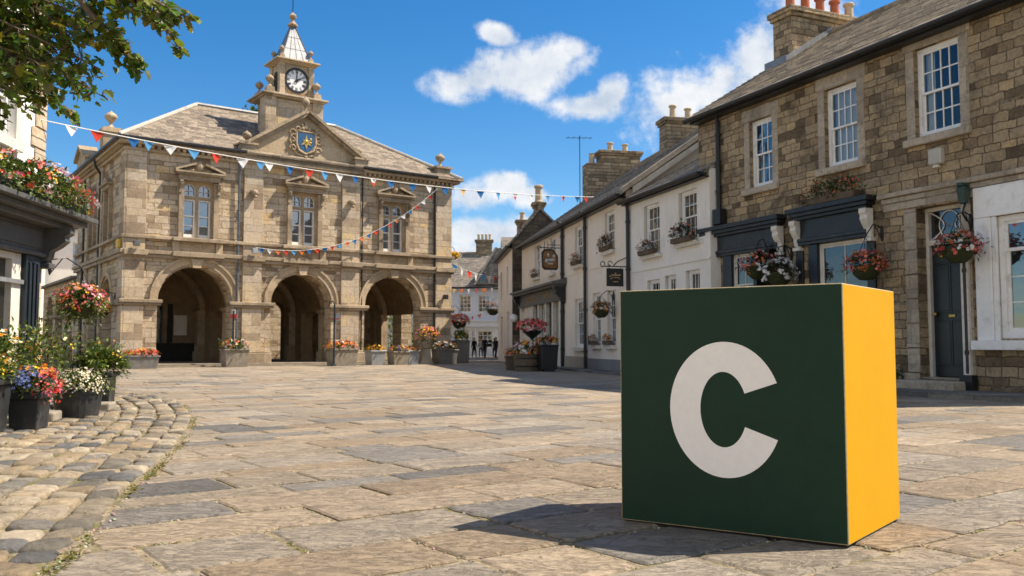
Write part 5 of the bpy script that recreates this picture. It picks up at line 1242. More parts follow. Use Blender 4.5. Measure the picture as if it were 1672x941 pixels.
# raised footways along the right-hand row
MT['footway'] = masonry('footway_slabs', [(0, (.1, .095, .09)), (.5, (.17, .16, .145)), (1, (.25, .225, .19))], .75, .5, .008, (.1, .085, .06), .5, .02, (.09, .08, .07), .5)
def footway(pts, name, h=.07):
    mb = MB(); mb.prism(pts, lambda a, b, d: (a, b, d), -.02, h); tag(mb.build(name, 'footway', bevel=.02), kind='structure')
def off_(M, x, y): p = M @ Vector((x, y, 0)); return (p.x, p.y)
footway([off_(SM, -6.9, -.02), off_(SM, -6.9, -1.25), off_(SM, 2.4, -1.1), off_(SM, 2.4, -.02)], 'pavement')
footway([off_(PM, -12.8, -.06), off_(PM, -12.8, -.75), off_(WM, -.2, -.72), off_(WM, 4.2, -.72), off_(WM, 4.2, -.04), off_(WM, .0, -.05)], 'inn_pavement', .05)
# ------------------------------------------------------------------ the cube
A = Vector((.468, 3.79)); B = Vector((1.247, 3.29)); Cq = Vector((1.667, 3.81))
ax = (B-A).normalized(); bw = (B-A).length; ang = atan2(ax.y, ax.x)
m, nt = mat_new('printed_card_green'); t = N(nt, 'ShaderNodeTexCoord').outputs['Object']
n1 = noise(nt, t, 5, 6, .7); n2 = noise(nt, t, 260, 3, .6); n3 = noise(nt, t, 120, 5, .75)
col = ramp(nt, n1, [(.3, (.0075, .030, .018)), (.7, (.0105, .037, .0225))]); col = mixc(nt, ramp(nt, n3, [(.63, 0.0), (.74, .5)]), col, (.06, .1, .075))
finish(nt, col, .5, n2, .25, .003, .18); MT['green_card'] = m
m, nt = mat_new('printed_card_yellow'); t = N(nt, 'ShaderNodeTexCoord').outputs['Object']
n1 = noise(nt, t, 4, 6, .7); n2 = noise(nt, t, 260, 3, .6)
finish(nt, ramp(nt, n1, [(.3, (.60, .305, .003)), (.7, (.64, .325, .004))]), .6, n2, .25, .003, .12); MT['yellow_card'] = m
MT['edge_card'] = plain('worn_sunlit_card_edge', (.42, .34, .2), .8, .3, 40)  # worn card tan, with sun catching the bevelled edges put into the colour
MT['edge_dark'] = plain('shadow_gap_base', (.012, .011, .01), .8, .2, 20)  # near-black: the shadow gap under the box put into colour
m, nt = mat_new('white_print'); t = N(nt, 'ShaderNodeTexCoord').outputs['Object']
n1 = noise(nt, t, 30, 6, .7); finish(nt, ramp(nt, n1, [(.3, (.80, .79, .775)), (.7, (.86, .85, .835))]), .5, noise(nt, t, 260, 3, .6), .2, .003, .35); MT['white_print'] = m
cube = root('letter_cube', 'dark green box with a white letter C and a yellow side, on the paving', 'display box', (A.x, A.y, 0), ang)
bd, bh, zb = .65, .985, .009
me = bpy.data.meshes.new('body')
cv = Cq-B; sk_ = cv.dot(ax); bd = cv.dot(Vector((-ax.y, ax.x)))
V = [(0, 0, zb), (bw, 0, zb), (bw+sk_, bd, zb), (sk_, bd, zb), (0, 0, bh), (bw, 0, bh), (bw+sk_, bd, bh), (sk_, bd, bh)]
me.from_pydata(V, [], [(0, 1, 5, 4), (1, 2, 6, 5), (2, 3, 7, 6), (3, 0, 4, 7), (4, 5, 6, 7), (3, 2, 1, 0)])
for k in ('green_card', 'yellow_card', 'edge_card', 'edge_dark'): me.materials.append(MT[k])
me.polygons.foreach_set('material_index', [0, 1, 0, 1, 2, 3]); me.update()
body = bpy.data.objects.new('body', me); COL.objects.link(body); body.parent = cube
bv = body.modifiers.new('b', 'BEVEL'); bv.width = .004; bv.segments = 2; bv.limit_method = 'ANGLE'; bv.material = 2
mb = MB(); mb.prism([(.014, .012), (bw-.01, .012), (bw+sk_-.014, bd-.012), (sk_+.01, bd-.012)], lambda a, b, d: (a, b, d), 0, zb-.001); mb.build('base', 'edge_dark', cube)  # recessed plinth added to draw the dark shadow line beneath the box
E_ = lambda cx, cz, rx, rz, a: (cx+rx*cos(radians(a)), cz+rz*sin(radians(a)))
cpts = [E_(.46, .492, .232, .272, a) for a in [24+i*(336-24)/60 for i in range(61)]]+[E_(.456, .492, .097, .151, a) for a in [334-i*(334-26)/50 for i in range(51)]]
mb = MB(); mb.prism(cpts, FR, -.0016, .002); mb.build('letter_c', 'white_print', cube)
# ------------------------------------------------------------------ planters by the hall
def hp(px, py): return (px, py)
FB = RED+CORAL
planter('low grey planter with red flowers at the left corner pier of the hall', -11.87, 28.15, .95, .5, .42, 'zinc', [(FB, 1.0), (YELLOW, .3)], HANG, nf=90, fs=.04, L=.09)
planter('square stone planter with grey green plants on the pier between the left and middle arches', -9.62, 33.0-2.6, .85, .6, .62, 'stonebox', [(FB, .35), (YELLOW, .3), (WHITE, .3)], HANG, nf=80, fs=.035, greens=GREENS+[(.16, .17, .11)], nl=380, fh=.26, L=.09)
planter('wide stone planter with orange flowers behind the dark signpost', -6.25, 34.0-1.8, 1.05, .65, .62, 'stonebox', [(ORANGE, .7), (FB, .5), (WHITE, .2)], HANG, nf=110, fs=.04, nl=380, fh=.24, L=.09)
planter('pale galvanised planter with sparse yellow flowers in front of the right arch', -5.25, 33.6, .62, .62, .55, 'zincblue', [(YELLOW+ORANGE, .8)], HANG, nf=35, fs=.045, nl=110, fh=.16, L=.09)
planter('brownish planter with blue and red flowers, left of a pale square box', -4.42, 34.0, .7, .6, .52, 'stonebox', [(BLUE, .4), (ORANGE, .5)], HANG, nf=50, fs=.04, nl=150, fh=.16, L=.09)
planter('small pale blue grey planter beside the brownish one under the right arch', -3.95, 34.3, .5, .5, .55, 'zincblue', [(ORANGE, .6), (FB, .4)], HANG, nf=25, fs=.04, nl=90, fh=.14, L=.08)
planter('dark planter of mixed pale flowers at the right end pier of the hall', -2.72, 35.3, .95, .6, .58, 'zinc', [(WHITE, .4), (ORANGE, .4), (FB, .2)], HANG, nf=80, fs=.04, nl=360, fh=.24, L=.09)
planter('tall dark planter of yellow green plants just past the right end of the hall', -2.15, 36.8, .62, .5, .95, 'zinc', [(WHITE, .3), (YELLOW, .3)], HANG, nf=50, fs=.045, nl=520, fh=.42, L=.1, greens=LIME)
t = root('pedestal_urn', 'pink flower ball on a stone pedestal by the right arch of the hall', 'planter', (-3.35, 34.6, 0), 0)
mb = MB(); mb.frust((0, 0), 0, .12, .26, .26, .24, .24); mb.frust((0, 0), .121, .6, .2, .2, .14, .14); mb.lathe([(.12, .6), (.2, .66), (.3, .86), (.32, .9), (.2, .9)], n=12); mb.build('pedestal', 'stonebox', t)
foliage(t, (0, 0, 1.08), (.46, .46, .34), 520, .09, GREENS, low=-.8, lump=.15)
for cols, n in ((PINK+CORAL, 90), (YELLOW, 40)): blossoms(t, (0, 0, 1.1), (.48, .48, .36), n, .04, cols, low=-.3, cluster=2)
def signpost(label, x, y, h, hook, flag):
    t = root('sign_post', label, 'sign post', (x, y, 0), 0)
    mb = MB(); mb.tube([(0, 0, 0), (0, 0, h)], .035, 8); mb.lathe([(.1, 0), (.1, .05), (.04, .09)], n=10)
    if hook: mb.tube([(0, 0, h), (0, 0, h+.05), (-.06, 0, h+.14), (-.18, 0, h+.12), (-.2, 0, h-.02)], .028, 6)
    mb.build('post', 'teal', t)
    return t
t = signpost('dark hooked post with a small blue and red sign, in front of the second pier', -6.42, 33.2-1.6, 2.2, True, 0)
mb = MB(); mb.box(.05, .2, -.012, .012, 1.62, 1.9); mb.build('sign_panel', 'zincblue', t); mb = MB(); mb.box(-.12, .19, -.02, -.0125, 1.69, 1.725); MT['redp'] = plain('red_paint', (.5, .05, .03), .5, .1); mb.build('red_band', 'redp', t)
t = signpost('thin post with a small red and white sign rising from the stone planter', -9.72, 30.5, 1.95, False, 0)
mb = MB(); mb.box(-.1, .12, -.012, .012, 1.68, 1.83); mb.build('sign_panel', 'redp', t); mb = MB(); mb.box(-.06, .07, -.012, .012, 1.831, 2.0); mb.build('upper_panel', 'opaint', t)
# planters by the inn
def rtub(label, x, y, r, h, mat, flowers, fh, nl, cat='planter', kind='barrel_planter', greens=GREENS, L=.07, fs=.035, nf=80, sx=1.0, sy=1.0, ang=0, hoops=True, rt=.88):
    t = root(kind, label, cat, (x, y, 0), ang)
    mb = MB(); mb.lathe([(.001, 0), (r*rt, 0), (r*(rt+1)/2*1.02, h*.45), (r, h*.88), (r*1.05, h*.89), (r*1.06, h*.97), (r*1.0, h), (r*.93, h), (r*.9, h-.05), (.001, h-.05)], n=22, sx=sx, sy=sy); mb.build('tub', mat, t, smooth=False)
    if hoops:
        mb = MB()
        for z in (.25, .7): mb.lathe([(r*(.95 if z < .5 else 1.01), h*z), (r*(.96 if z < .5 else 1.015), h*z+.04)], n=22, sx=sx, sy=sy)
        mb.build('hoop', 'black', t)
    foliage(t, (0, 0, h+fh*.2), (r*1.12*sx, r*1.12*sy, fh), nl, L, greens, low=-.3, droop=.25, lump=.45)
    for cols, sh in flowers: blossoms(t, (0, 0, h+fh*.25), (r*1.12*sx, r*1.12*sy, fh*1.03), int(nf*sh), fs, cols, low=-.25, cluster=3, clr=.04)
    return t
rtub('wooden barrel of white and orange flowers in front of the inn', .47, 25.6, .43, .5, 'wood', [(WHITE, .7), (RUST+ORANGE, .8)], .3, 420, L=.08, fs=.04)
planter('small dark planter with red flowers left of the wooden barrel', -.12+.12, 26.6, .4, .4, .42, 'wood', [(FB, .6), (ORANGE, .4)], .1, nf=50, nl=200, fh=.2, group=None)
t = root('litter_bin', 'black litter bin with a tray of rusty flowers on top, right of the wooden barrel', 'litter bin', (1.02, 25.1, 0), PF[1])
mb = MB(); mb.frust((0, 0), .06, .72, .24, .22, .27, .25); mb.box(-.29, .29, -.27, .27, .721, .77); mb.build('bin_body', 'black', t, bevel=.012); mb = MB()
for x in (-.17, .17): mb.box(x-.04, x+.04, -.15, .15, 0, .059)
mb.build('foot', 'black', t)
foliage(t, (0, 0, .85), (.3, .26, .14), 200, .07, DULL, low=-.2); blossoms(t, (0, 0, .86), (.3, .27, .15), 50, .035, RUST+ORANGE, cluster=2)
t = root('pole_planter', 'ball of red and pink flowers held on a dark post by the inn door', 'planter', (.62, 26.9, 0), 0)
mb = MB(); mb.tube([(0, 0, 0), (0, 0, 1.05)], .04, 8); mb.lathe([(.05, .95), (.3, 1.15), (.32, 1.2), (.1, 1.2)], n=12); mb.build('post', 'black', t)
foliage(t, (0, 0, 1.28), (.44, .4, .24), 380, .08, GREENS, low=-.5); blossoms(t, (0, 0, 1.3), (.46, .42, .26), 110, .042, CORAL+PINK, low=-.3, cluster=3)
t = root('pavement_board', 'dark green rounded pavement board standing behind the litter bin', 'sign board', (.98, 26.4, 0), PF[1]-.3)
mb = MB(); mb.prism([(-.24, 0), (.24, 0), (.24, .75), (.2, .88), (.1, .95), (-.1, .95), (-.2, .88), (-.24, .75)], FR, -.03, .03); mb.build('board', 'dgreen', t); mb = MB(); mb.prism([(-.2, .0), (.2, 0), (.2, .8), (-.2, .8)], lambda a, z, d: (a, d+.25*(1-z/.85), z), .04, .07); mb.build('back_leg', 'black', t)
# pots on the left
t = planter('cut off dark square planter of orange and yellow flowers at the left edge', -4.46, 7.28, .46, .46, .47, 'pot', [(ORANGE+YELLOW, 1.0), (WHITE, .1)], .25, fh=.19, nl=1500, L=.055, fs=.016, nf=100, greens=LIME+GREENS, group=None, spread=1.25)
t = planter('dark square planter of blue and coral flowers, second from the left edge', -4.28, 7.8, .27, .27, .33, 'pot', [], .1, fh=.15, nl=700, L=.045, group=None, spread=1.35)
blossoms(t, (.0, -.05, .41), (.16, .17, .11), 60, .017, BLUE, low=-.2, cluster=4, clr=.04)
blossoms(t, (.19, -.05, .36), (.1, .15, .16), 50, .015, CORAL+RED+PINK, low=-.8, cluster=3, clr=.03)
blossoms(t, (-.05, .1, .48), (.2, .18, .09), 26, .018, YELLOW+ORANGE, cluster=3, clr=.03)
rtub('oval black tub of cream white flowers beside the cobbles', -4.47, 9.05, .235, .29, 'pot', [(CREAM, 1.3)], .15, 1200, kind='oval_tub', greens=LIME+GREENS, L=.045, fs=.012, nf=170, sx=1.0, sy=.8, ang=.2, hoops=False, rt=.84)
t = planter('tall dark square planter of leafy yellow green plants behind the oval tub', -4.92, 10.5, .3, .3, .43, 'pot', [], .2, fh=.27, nl=2000, L=.06, greens=LIME+LIME+GREENS, group=None, spread=1.75)
blossoms(t, (0, 0, .55), (.26, .26, .26), 20, .014, YELLOW+ORANGE, cluster=2); blossoms(t, (0, 0, .53), (.28, .28, .24), 14, .02, CREAM+CORAL, cluster=1)
t = root('clay_pot', 'mossy clay pot between the blue flowered planter and the oval tub', 'plant pot', (-4.62, 8.5, .1), 0)
mb = MB(); mb.lathe([(.001, 0), (.11, 0), (.16, .22), (.18, .28), (.15, .28), (.001, .26)], n=14); mb.build('pot', 'stonebox', t, smooth=False); foliage(t, (0, 0, .32), (.18, .17, .12), 260, .045, GREENS, low=-.4, droop=.4); blossoms(t, (.06, -.05, .32), (.16, .16, .12), 30, .018, CORAL+PINK, cluster=2)
t = root('tall_shrub', 'leggy shrub with yellow buds growing behind the left pots', 'shrub', (-5.5, 10.4, 0), 0)
mb = MB()
for k in range(9):
    a = U(0, 6.28); mb.tube([(0.25*cos(a)*U(.2, 1), .25*sin(a), 0), (.3*cos(a), .3*sin(a), .55), (.36*cos(a)*U(.6, 1.2), .36*sin(a)*U(.6, 1.2), U(.7, 1.0))], .012, 5, r1=.005)
mb.build('stem', 'bark', t); foliage(t, (0, 0, .55), (.42, .4, .36), 1400, .06, LIME+GREENS+[(.12, .07, .03)], low=-.8, lump=.7); blossoms(t, (0, 0, .62), (.42, .4, .38), 22, .02, CREAM+YELLOW, cluster=2)
t = root('flowering_bush', 'feathery green bush with orange flowers behind the far left planter', 'shrub', (-4.95, 8.3, 0), 0)
mb = MB()
for k in range(7): a = U(0, 6.28); mb.tube([(.05*cos(a), .05*sin(a), 0), (.3*cos(a), .3*sin(a), .7)], .012, 5, r1=.005)
mb.build('stem', 'bark', t); foliage(t, (0, 0, .6), (.42, .42, .26), 2000, .06, LIME+LIME+GREENS, low=-.7, lump=.6); blossoms(t, (0, 0, .6), (.42, .42, .28), 34, .02, ORANGE+YELLOW, low=0, cluster=3); blossoms(t, (0, 0, .62), (.42, .42, .3), 12, .02, CREAM, low=0, cluster=2)
for i, (x, y, a, w, lb) in enumerate(((-4.62, 8.6, .25, .34, 'worn stone block lying between the blue flowered planter and the oval tub'), (-4.78, 9.95, .2, .5, 'worn stone block under the tall planter behind the oval tub'))):
    t = MB(); t.box(-w/2, w/2, -.17, .17, 0, .1); o = t.build('stone_block', 'stonebox', bevel=.02, seg=2); o.location = (x, y, 0.004); o.rotation_euler[2] = a; tag(o, lb, 'stone block', 'stone blocks by the pots')
# ------------------------------------------------------------------ bunting
FC_ = dict(w=(.78, .78, .77), b=(.03, .16, .42), l=(.1, .33, .62), r=(.6, .06, .035), y=(.72, .48, .2), o=(.75, .2, .06))
def pennant_mesh(key, sz):
    mb = MB(); n = 5; c = FC_[key[0]]; w, h = .5*sz, .72*sz; rows = []
    for i in range(n+1):
        f = i/n; rows.append([(-w*(1-f), .02*sz*sin(f*3), -h*2*f*.5-.0), (0, .06*sz*sin(f*3.6+.4), -h*f), (w*(1-f), .02*sz*sin(f*3+.5), -h*f)])
    for i in range(n):
        col = c
        if len(key) > 1: col = FC_[key[0]] if i < 2 else FC_[key[1]]
        for k in (0, 1): mb.face([rows[i][k], rows[i][k+1], rows[i+1][k+1], rows[i+1][k]], 0, col)
    o = mb.build('pennant', 'flag'); me = o.data; bpy.data.objects.remove(o); return me
PM_ = {}
def bunting(label, a, b, sag, seq, sz, t0=.03, t1=.97, group='strings of bunting', ts=None, cord=.009, pw=1.0):
    a, b = Vector(a), Vector(b); t = root('bunting', label, 'bunting', a, 0, group); d = b-a
    P = lambda s: d*s-Vector((0, 0, 4*sag*s*(1-s)))
    mb = MB(); mb.tube([P(i/48) for i in range(49)], cord, 5); mb.build('cord', 'rope', t)
    n = len(seq)
    for i, k in enumerate(seq):
        s = ts[i] if ts else t0+(t1-t0)*(i+.5)/n
        if k == '.': continue
        key = (k, sz)
        if key not in PM_: PM_[key] = pennant_mesh(k, sz)
        o = bpy.data.objects.new('pennant', PM_[key]); COL.objects.link(o); o.parent = t
        p = P(s); q = (P(min(1, s+.005))-P(max(0, s-.005))).normalized()
        o.location = p-Vector((0, 0, cord)); j = U(-.12, .12)
        o.rotation_euler = (U(-.1, .1), -math.asin(max(-1, min(1, q.z)))+U(-.05, .05), atan2(q.y, q.x)+U(-.35, .35)); sc = U(.92, 1.06); o.scale = (sc, sc, sc)
    return t
pa = LM @ Vector((.95, -.03, 4.13)); pb = PM @ Vector((-1.95, -.3, 4.98))
# position along the long string follows the photograph's spacing
import bisect
def tpar(px, a=pa, b=pb):
    k = (px-836)/1430.0; d = b-a
    return (k*a.y-a.x)/(d.x-k*d.y)
fl = [(105, 'w'), (148, 'r'), (209, 'b'), (234, 'l'), (270, 'w'), (309, 'l'), (346, 'r'), (390, 'w'), (420, 'l'), (434, 'w'), (469, 'b'), (501, 'r'), (527, 'l'), (551, 'w'), (578, 'b'), (607, 'wr'), (636, 'b'), (672, 'b'), (699, 'w'), (726, 'b'), (755, 'y'), (784, 'b'), (813, 'l'), (841, 'wr'), (868, 'w'), (895, 'l'), (921, 'r'), (944, 'b'), (958, 'r')]
bunting('long string of bunting crossing the square from the left shop to the inn', pa, pb, .27, [k for _, k in fl], .225, ts=[tpar(p) for p, _ in fl])
bunting('small bunting sweeping up across the hall front past the right window', HM @ Vector((4.35, -.32, 4.28)), HM @ Vector((11.9, -.45, 7.2)), .95, ['b', 'w', 'o', 'r', 'l', 'o', 'b', 'r', 'b', 'r', 'l', 'o', 'b', 'o', 'b', 'r', 'b', 'r', 'o', 'w', 'b', 'r', 'w', 'r'], .24, .01, .97)
bunting('bunting with large blue and white pennants hung over the street from the hall corner', HM @ Vector((12.95, .3, 4.3)), (-.25, 43.2, 4.2), .25, ['b', 'w', 'r', 'w', 'l', 'w', 'r', 'w'], .5, .03, .95)
bunting('orange and white bunting stretched along the eaves of the blue house', (-5.5, 57.5, 4.55), (-.3, 50, 4.1), .12, ['r', 'o', 'w', 'y', 'o', 'w', 'r', 'o', 'w', 'y'], .42)
bunting('lowest string of orange and white bunting above the street end', (-4.6, 52, 2.3), (-.3, 47.5, 3.1), .35, ['w', 'o', 'r', 'w', 'y', 'r', 'o', 'w', 'l', 'o'], .34)
# ------------------------------------------------------------------ people at the street end
def person(label, x, y, face, top, trous, hair, H=1.22, stride=.1, arm=.06, lean=0):
    bmv = [(0, 0, .53), (0, 0, .62), (0, .0, .72), (0, .0, .80), (0, .0, .845), (0, -.01, .885), (0, -.015, .93), (0, -.01, .975),
           (.105, 0, .79), (.13, .0, .66), (.135, -arm, .53), (.135, -arm-.02, .47), (-.105, 0, .79), (-.13, .0, .66), (-.135, arm*.6, .53), (-.135, arm*.5, .47),
           (.055, 0, .48), (.06, -stride*.5, .27), (.06, -stride*.6, .04), (.062, -stride*.6-.07, .018), (-.055, 0, .48), (-.06, stride*.3, .27), (-.06, stride*.9, .05), (-.062, stride*.9-.06, .018)]
    rad = [.085, .08, .095, .085, .038, .04, .058, .045, .042, .034, .026, .024, .042, .034, .026, .024, .07, .05, .032, .026, .07, .05, .032, .026]
    ed = [(0, 1), (1, 2), (2, 3), (3, 4), (4, 5), (5, 6), (6, 7), (3, 8), (8, 9), (9, 10), (10, 11), (3, 12), (12, 13), (13, 14), (14, 15), (0, 16), (16, 17), (17, 18), (18, 19), (0, 20), (20, 21), (21, 22), (22, 23)]
    me = bpy.data.meshes.new('sk'); me.from_pydata([(a*H, b*H+lean*c*H, c*H) for a, b, c in bmv], ed, []); o = bpy.data.objects.new('sk', me); COL.objects.link(o)
    s = o.modifiers.new('s', 'SKIN'); s.use_smooth_shade = True
    for v, r in zip(me.skin_vertices[0].data, rad): v.radius = (r*H, r*H*.8)
    me.skin_vertices[0].data[0].use_root = True
    sb = o.modifiers.new('u', 'SUBSURF'); sb.levels = 1; sb.render_levels = 1
    bpy.context.view_layer.update()
    m2 = bpy.data.meshes.new_from_object(o.evaluated_get(bpy.context.evaluated_depsgraph_get())); bpy.data.objects.remove(o)
    m2.materials.clear(); m2.materials.append(MT['cloth']); at = m2.color_attributes.new('Col', 'FLOAT_COLOR', 'CORNER'); buf = []
    for p in m2.polygons:
        c = p.center/H; sk = (.5, .3, .21)
        col = sk if c.z > .835 or (abs(c.x) > .1 and c.z < .5 and c.z > .42) else (top if c.z > .5 else (trous if c.z > .045 else (.02, .02, .02)))
        buf += [*col, 1]*p.loop_total; p.use_smooth = True
    at.data.foreach_set('color', buf)
    b = bpy.data.objects.new('person', m2); COL.objects.link(b); b.location = (x, y, 0); b.rotation_euler[2] = face
    tag(b, label, 'person', 'people at the end of the street')
    hm = MB(); hm.ball((0, .012*H, .945*H), (.062*H, .066*H, .058*H), 8, 0, hair); hm.ball((0, .035*H, .915*H), (.05*H, .04*H, .05*H), 7, 0, hair); h = hm.build('hair', 'cloth', b, smooth=True)
    fm = MB(); fm.ball((0, -.068*H, .93*H), (.01*H, .015*H, .016*H), 6, 0, (.48, .28, .2))
    for sx in (-1, 1): fm.ball((sx*.02*H, -.058*H, .942*H), (.007*H, .006*H, .006*H), 5, 0, (.03, .02, .02)); fm.ball((sx*.058*H, -.005*H, .93*H), (.01*H, .014*H, .018*H), 5, 0, (.48, .28, .2))
    fm.ball((0, -.06*H, .908*H), (.018*H, .006*H, .005*H), 5, 0, (.35, .13, .1)); fm.build('face', 'cloth', b, smooth=True)
person('person in a long dark coat with grey hair, largest of the group in the street', -1.62, 52.2, 2.9, (.012, .014, .018), (.015, .018, .025), (.3, .29, .28), 1.28, .16)
person('brown haired person in a dark blue jacket, at the right of the group', -.98, 53.0, 2.6, (.02, .022, .028), (.03, .035, .05), (.32, .16, .07), 1.25, .2)
person('fair haired person in black walking at the left of the group', -2.35, 54.5, 0.6, (.012, .012, .013), (.012, .012, .014), (.35, .25, .12), 1.24, .12)
person('person in a pale top and dark trousers behind the grey haired one', -1.98, 55.6, 0.3, (.45, .4, .36), (.03, .035, .045), (.3, .2, .1), 1.2, .1)
person('person in a beige top half hidden between two dark coated people', -1.1, 55.0, 3.3, (.35, .28, .22), (.02, .022, .03), (.06, .04, .02), 1.2, .1)
p = HM @ Vector((9.5, 12.6, 0)); t = MB(); t.box(-4.5, 5.5, 0, .35, -.02, 3.2); t.box(-4.6, 5.6, -.06, .41, 3.2, 3.3); o = t.build('garden_wall', 'hall'); o.location = p; o.rotation_euler[2] = HANG; tag(o, 'plain stone yard wall seen through the arches behind the hall', 'wall', kind='thing')
# cafe tables beside them
for i, (x, y, lb) in enumerate(((-3.1, 56.6, 'small dark cafe table left of the people'), (-.35, 55.9, 'small dark cafe table right of the people'))):
    t = root('cafe_table', lb, 'table', (x, y, 0), 0, 'cafe tables in the street'); mb = MB(); mb.lathe([(.38, .62), (.38, .65), (.001, .65)], n=16); mb.build('table_top', 'navy', t)
    mb = MB(); mb.tube([(0, 0, 0), (0, 0, .62)], .035, 8); mb.lathe([(.22, 0), (.2, .04), (.04, .07)], n=12); mb.build('leg', 'black', t)
# ------------------------------------------------------------------ trees
def limb(mb, p, q, r0, r1, wob=.06, k=7):
    p, q = Vector(p), Vector(q); L = (q-p).length; o = Vector((U(-1, 1), U(-1, 1), U(.2, 1)))*L*wob; pts = [p.lerp(q, i/k)+o*sin(pi*i/k)+Vector((U(-1, 1), U(-1, 1), U(-1, 1)))*L*.012*(0 < i < k) for i in range(k+1)]
    mb.tube(pts, r0, 7, r1=r1); return pts
def lobed(mb, p, d, up, L, col):
    """a five-lobed leaf hanging from p along d"""
    d = d.normalized(); s = d.cross(up)
    if s.length < .05: s = d.cross(Vector((1, 0, 0)))
    s.normalize(); n = s.cross(d)
    O = [(0, 0), (.12, .30), (.02, .46), (.33, .34), (.50, .50), (.58, .27), (.80, .24), (1.0, 0)]
    pts = [p+d*(a*L)+s*(b*L)+n*(abs(b)*L*.22-a*a*L*.12) for a, b in O]+[p+d*(a*L)-s*(b*L)+n*(abs(b)*L*.22-a*a*L*.12) for a, b in O[1:-1]]
    c = p+d*L*.42-n*L*.02; m = [0, 1, 2, 3, 4, 5, 6, 7, 13, 12, 11, 10, 9, 8]
    mb.mesh(pts+[c], [(m[i], m[(i+1) % 14], 14) for i in range(14)], 0, col)
tree = root('overhanging_tree', 'broad leaved tree whose leafy branches hang into the picture from the upper left corner', 'tree', (-5.9, 5.0, 0), 0)
O_ = Vector((-5.9, 5.0, 0)); tr = MB(); limb(tr, (0, 0, -.02), (.15, .2, 3.0), .16, .11, .03); limb(tr, (.15, .2, 3.0), (.3, .3, 5.2), .11, .05, .04)
for k in range(5): a = k*1.25; tr.tube([(.14*cos(a), .14*sin(a), .3), (.3*cos(a), .3*sin(a), -.01)], .06, 6, r1=.03)
tr.build('trunk', 'bark', tree, smooth=True)
def px3(px, py, Y):
    d = Vector((px-836, 1427*cos(PITCH)-(470.5-py)*-1*0-0, 0))
    x = (px-836)/1430.0*Y; z = .75+(564-py)/1430.0*Y
    return Vector((x, Y, z))-O_
PITCH = math.atan(93.5/1427)
TC = [(.10, .15, .014), (.15, .185, .018), (.08, .12, .014), (.20, .20, .022), (.09, .145, .018), (.06, .095, .012)]
br = MB(); lv = MB()
def spray(tip, src, n, L=.085, rad=.1, r0=.03):
    pts = limb(br, src, tip, r0, .004, .05, 9)
    for i in range(n):
        f = U(.25, 1.0)**.7; k = min(8, int(f*9)); p = pts[k].lerp(pts[k+1], f*9-k if f < 1 else 1); w = rad*(1.15-f*.75)
        q = p+Vector((U(-w, w), U(-w, w), U(-w*1.2, w*.6)))
        if R.random() < .35: br.tube([p, p.lerp(q, .5)+Vector((0, 0, .01)), q], .0035, 4)
        ax_ = (pts[9]-pts[0]).normalized(); d = Vector((ax_.x*.5+U(-.7, .7), ax_.y*.3+U(-.7, .7), U(-1.0, .15)))
        lobed(lv, q, d, Vector((U(-.6, .6), U(-.6, .6), 1)), L*U(.7, 1.4), tuple(c*U(.75, 1.3) for c in R.choice(TC)))
hub = Vector((.3, .3, 4.2))
TIPS = [(283, 72, 5.2, 18, .1), (296, 18, 5.0, 26, .14), (262, 8, 5.3, 40, .2), (212, 100, 5.4, 60, .2), (190, 45, 5.6, 60, .2), (157, 152, 5.7, 60, .2), (150, 105, 5.4, 70, .24), (100, 178, 5.9, 55, .2), (60, 165, 5.9, 70, .24), (20, 160, 5.6, 60, .24), (-20, 180, 5.8, 60, .26), (120, 60, 5.5, 110, .32), (60, 100, 5.3, 120, .34), (10, 90, 5.8, 130, .36), (80, 20, 5.6, 120, .36), (150, 10, 5.9, 90, .3), (20, 20, 5.5, 130, .4), (-60, 60, 5.4, 110, .4), (-60, 130, 5.9, 90, .36), (200, -20, 5.5, 60, .26), (110, 130, 6.2, 80, .28), (40, 130, 6.2, 80, .28), (60, 60, 6.3, 110, .36), (0, 140, 5.2, 60, .26)]
for px, py, Y, n, rad in TIPS:
    tip = px3(px, py, Y); src = hub+Vector((U(-.3, .3), U(-.3, .3), U(-.6, .5))) if px < 200 else px3(90, -40, Y+.1)
    if px in (283, 296): src = px3(180, -30, Y+.2)
    spray(tip, src, int(n*(4.2 if px < 165 else 2.4)), rad=rad*(.85 if px < 200 else .62), L=.06)
for k in range(26):
    a = U(0, 6.28); rr = U(.8, 1.9); tip = hub+Vector((rr*cos(a)-.5, rr*sin(a), U(.0, 1.9)))
    if tip.x+O_.x > -.55*(tip.y+O_.y) and tip.z < 2.4+.33*(tip.y+O_.y): continue
    spray(tip, hub+Vector((0, 0, U(-.3, .8))), 70, .1, .45, .035)
br.build('branch', 'bark', tree, smooth=True); lv.build('crown', 'treeleaf', tree)
def bgtree(label, x, y, h, zc, r, n, L, cols=GREENS, group='trees behind the hall', name='tree'):
    t = root(name, label, 'tree', (x, y, 0), 0, group); b = MB(); limb(b, (0, 0, -.02), (.1, 0, zc), h*.03, h*.015, .03)
    for k in range(6): a = k*1.05; limb(b, (.1, 0, zc*.75), (r[0]*.7*cos(a), r[1]*.7*sin(a), zc+r[2]*U(-.2, .5)), h*.012, .01, .06)
    b.build('trunk', 'bark', t, smooth=True); foliage(t, (0, 0, zc), r, n, L, cols, 'crown', low=-1, lump=.4)
p = HM @ Vector((7.75, 9.8, 0)); bgtree('tree top showing over the ridge left of the clock tower', p.x, p.y, 12, 10.9, (1.1, 1.0, 1.15), 2600, .2)
p = HM @ Vector((11.9, 10.3, 0)); bgtree('small bright green tree seen through the right arch of the hall', p.x, p.y, 3.4, 1.9, (1.6, 1.0, 1.6), 1900, .17, LIME+GREENS)
p = HM @ Vector((14.7, 8.3, 0)); bgtree('green bush beyond the right side arches of the hall', p.x, p.y, 3.0, 1.5, (1.2, 1.1, 1.5), 1900, .15, LIME)
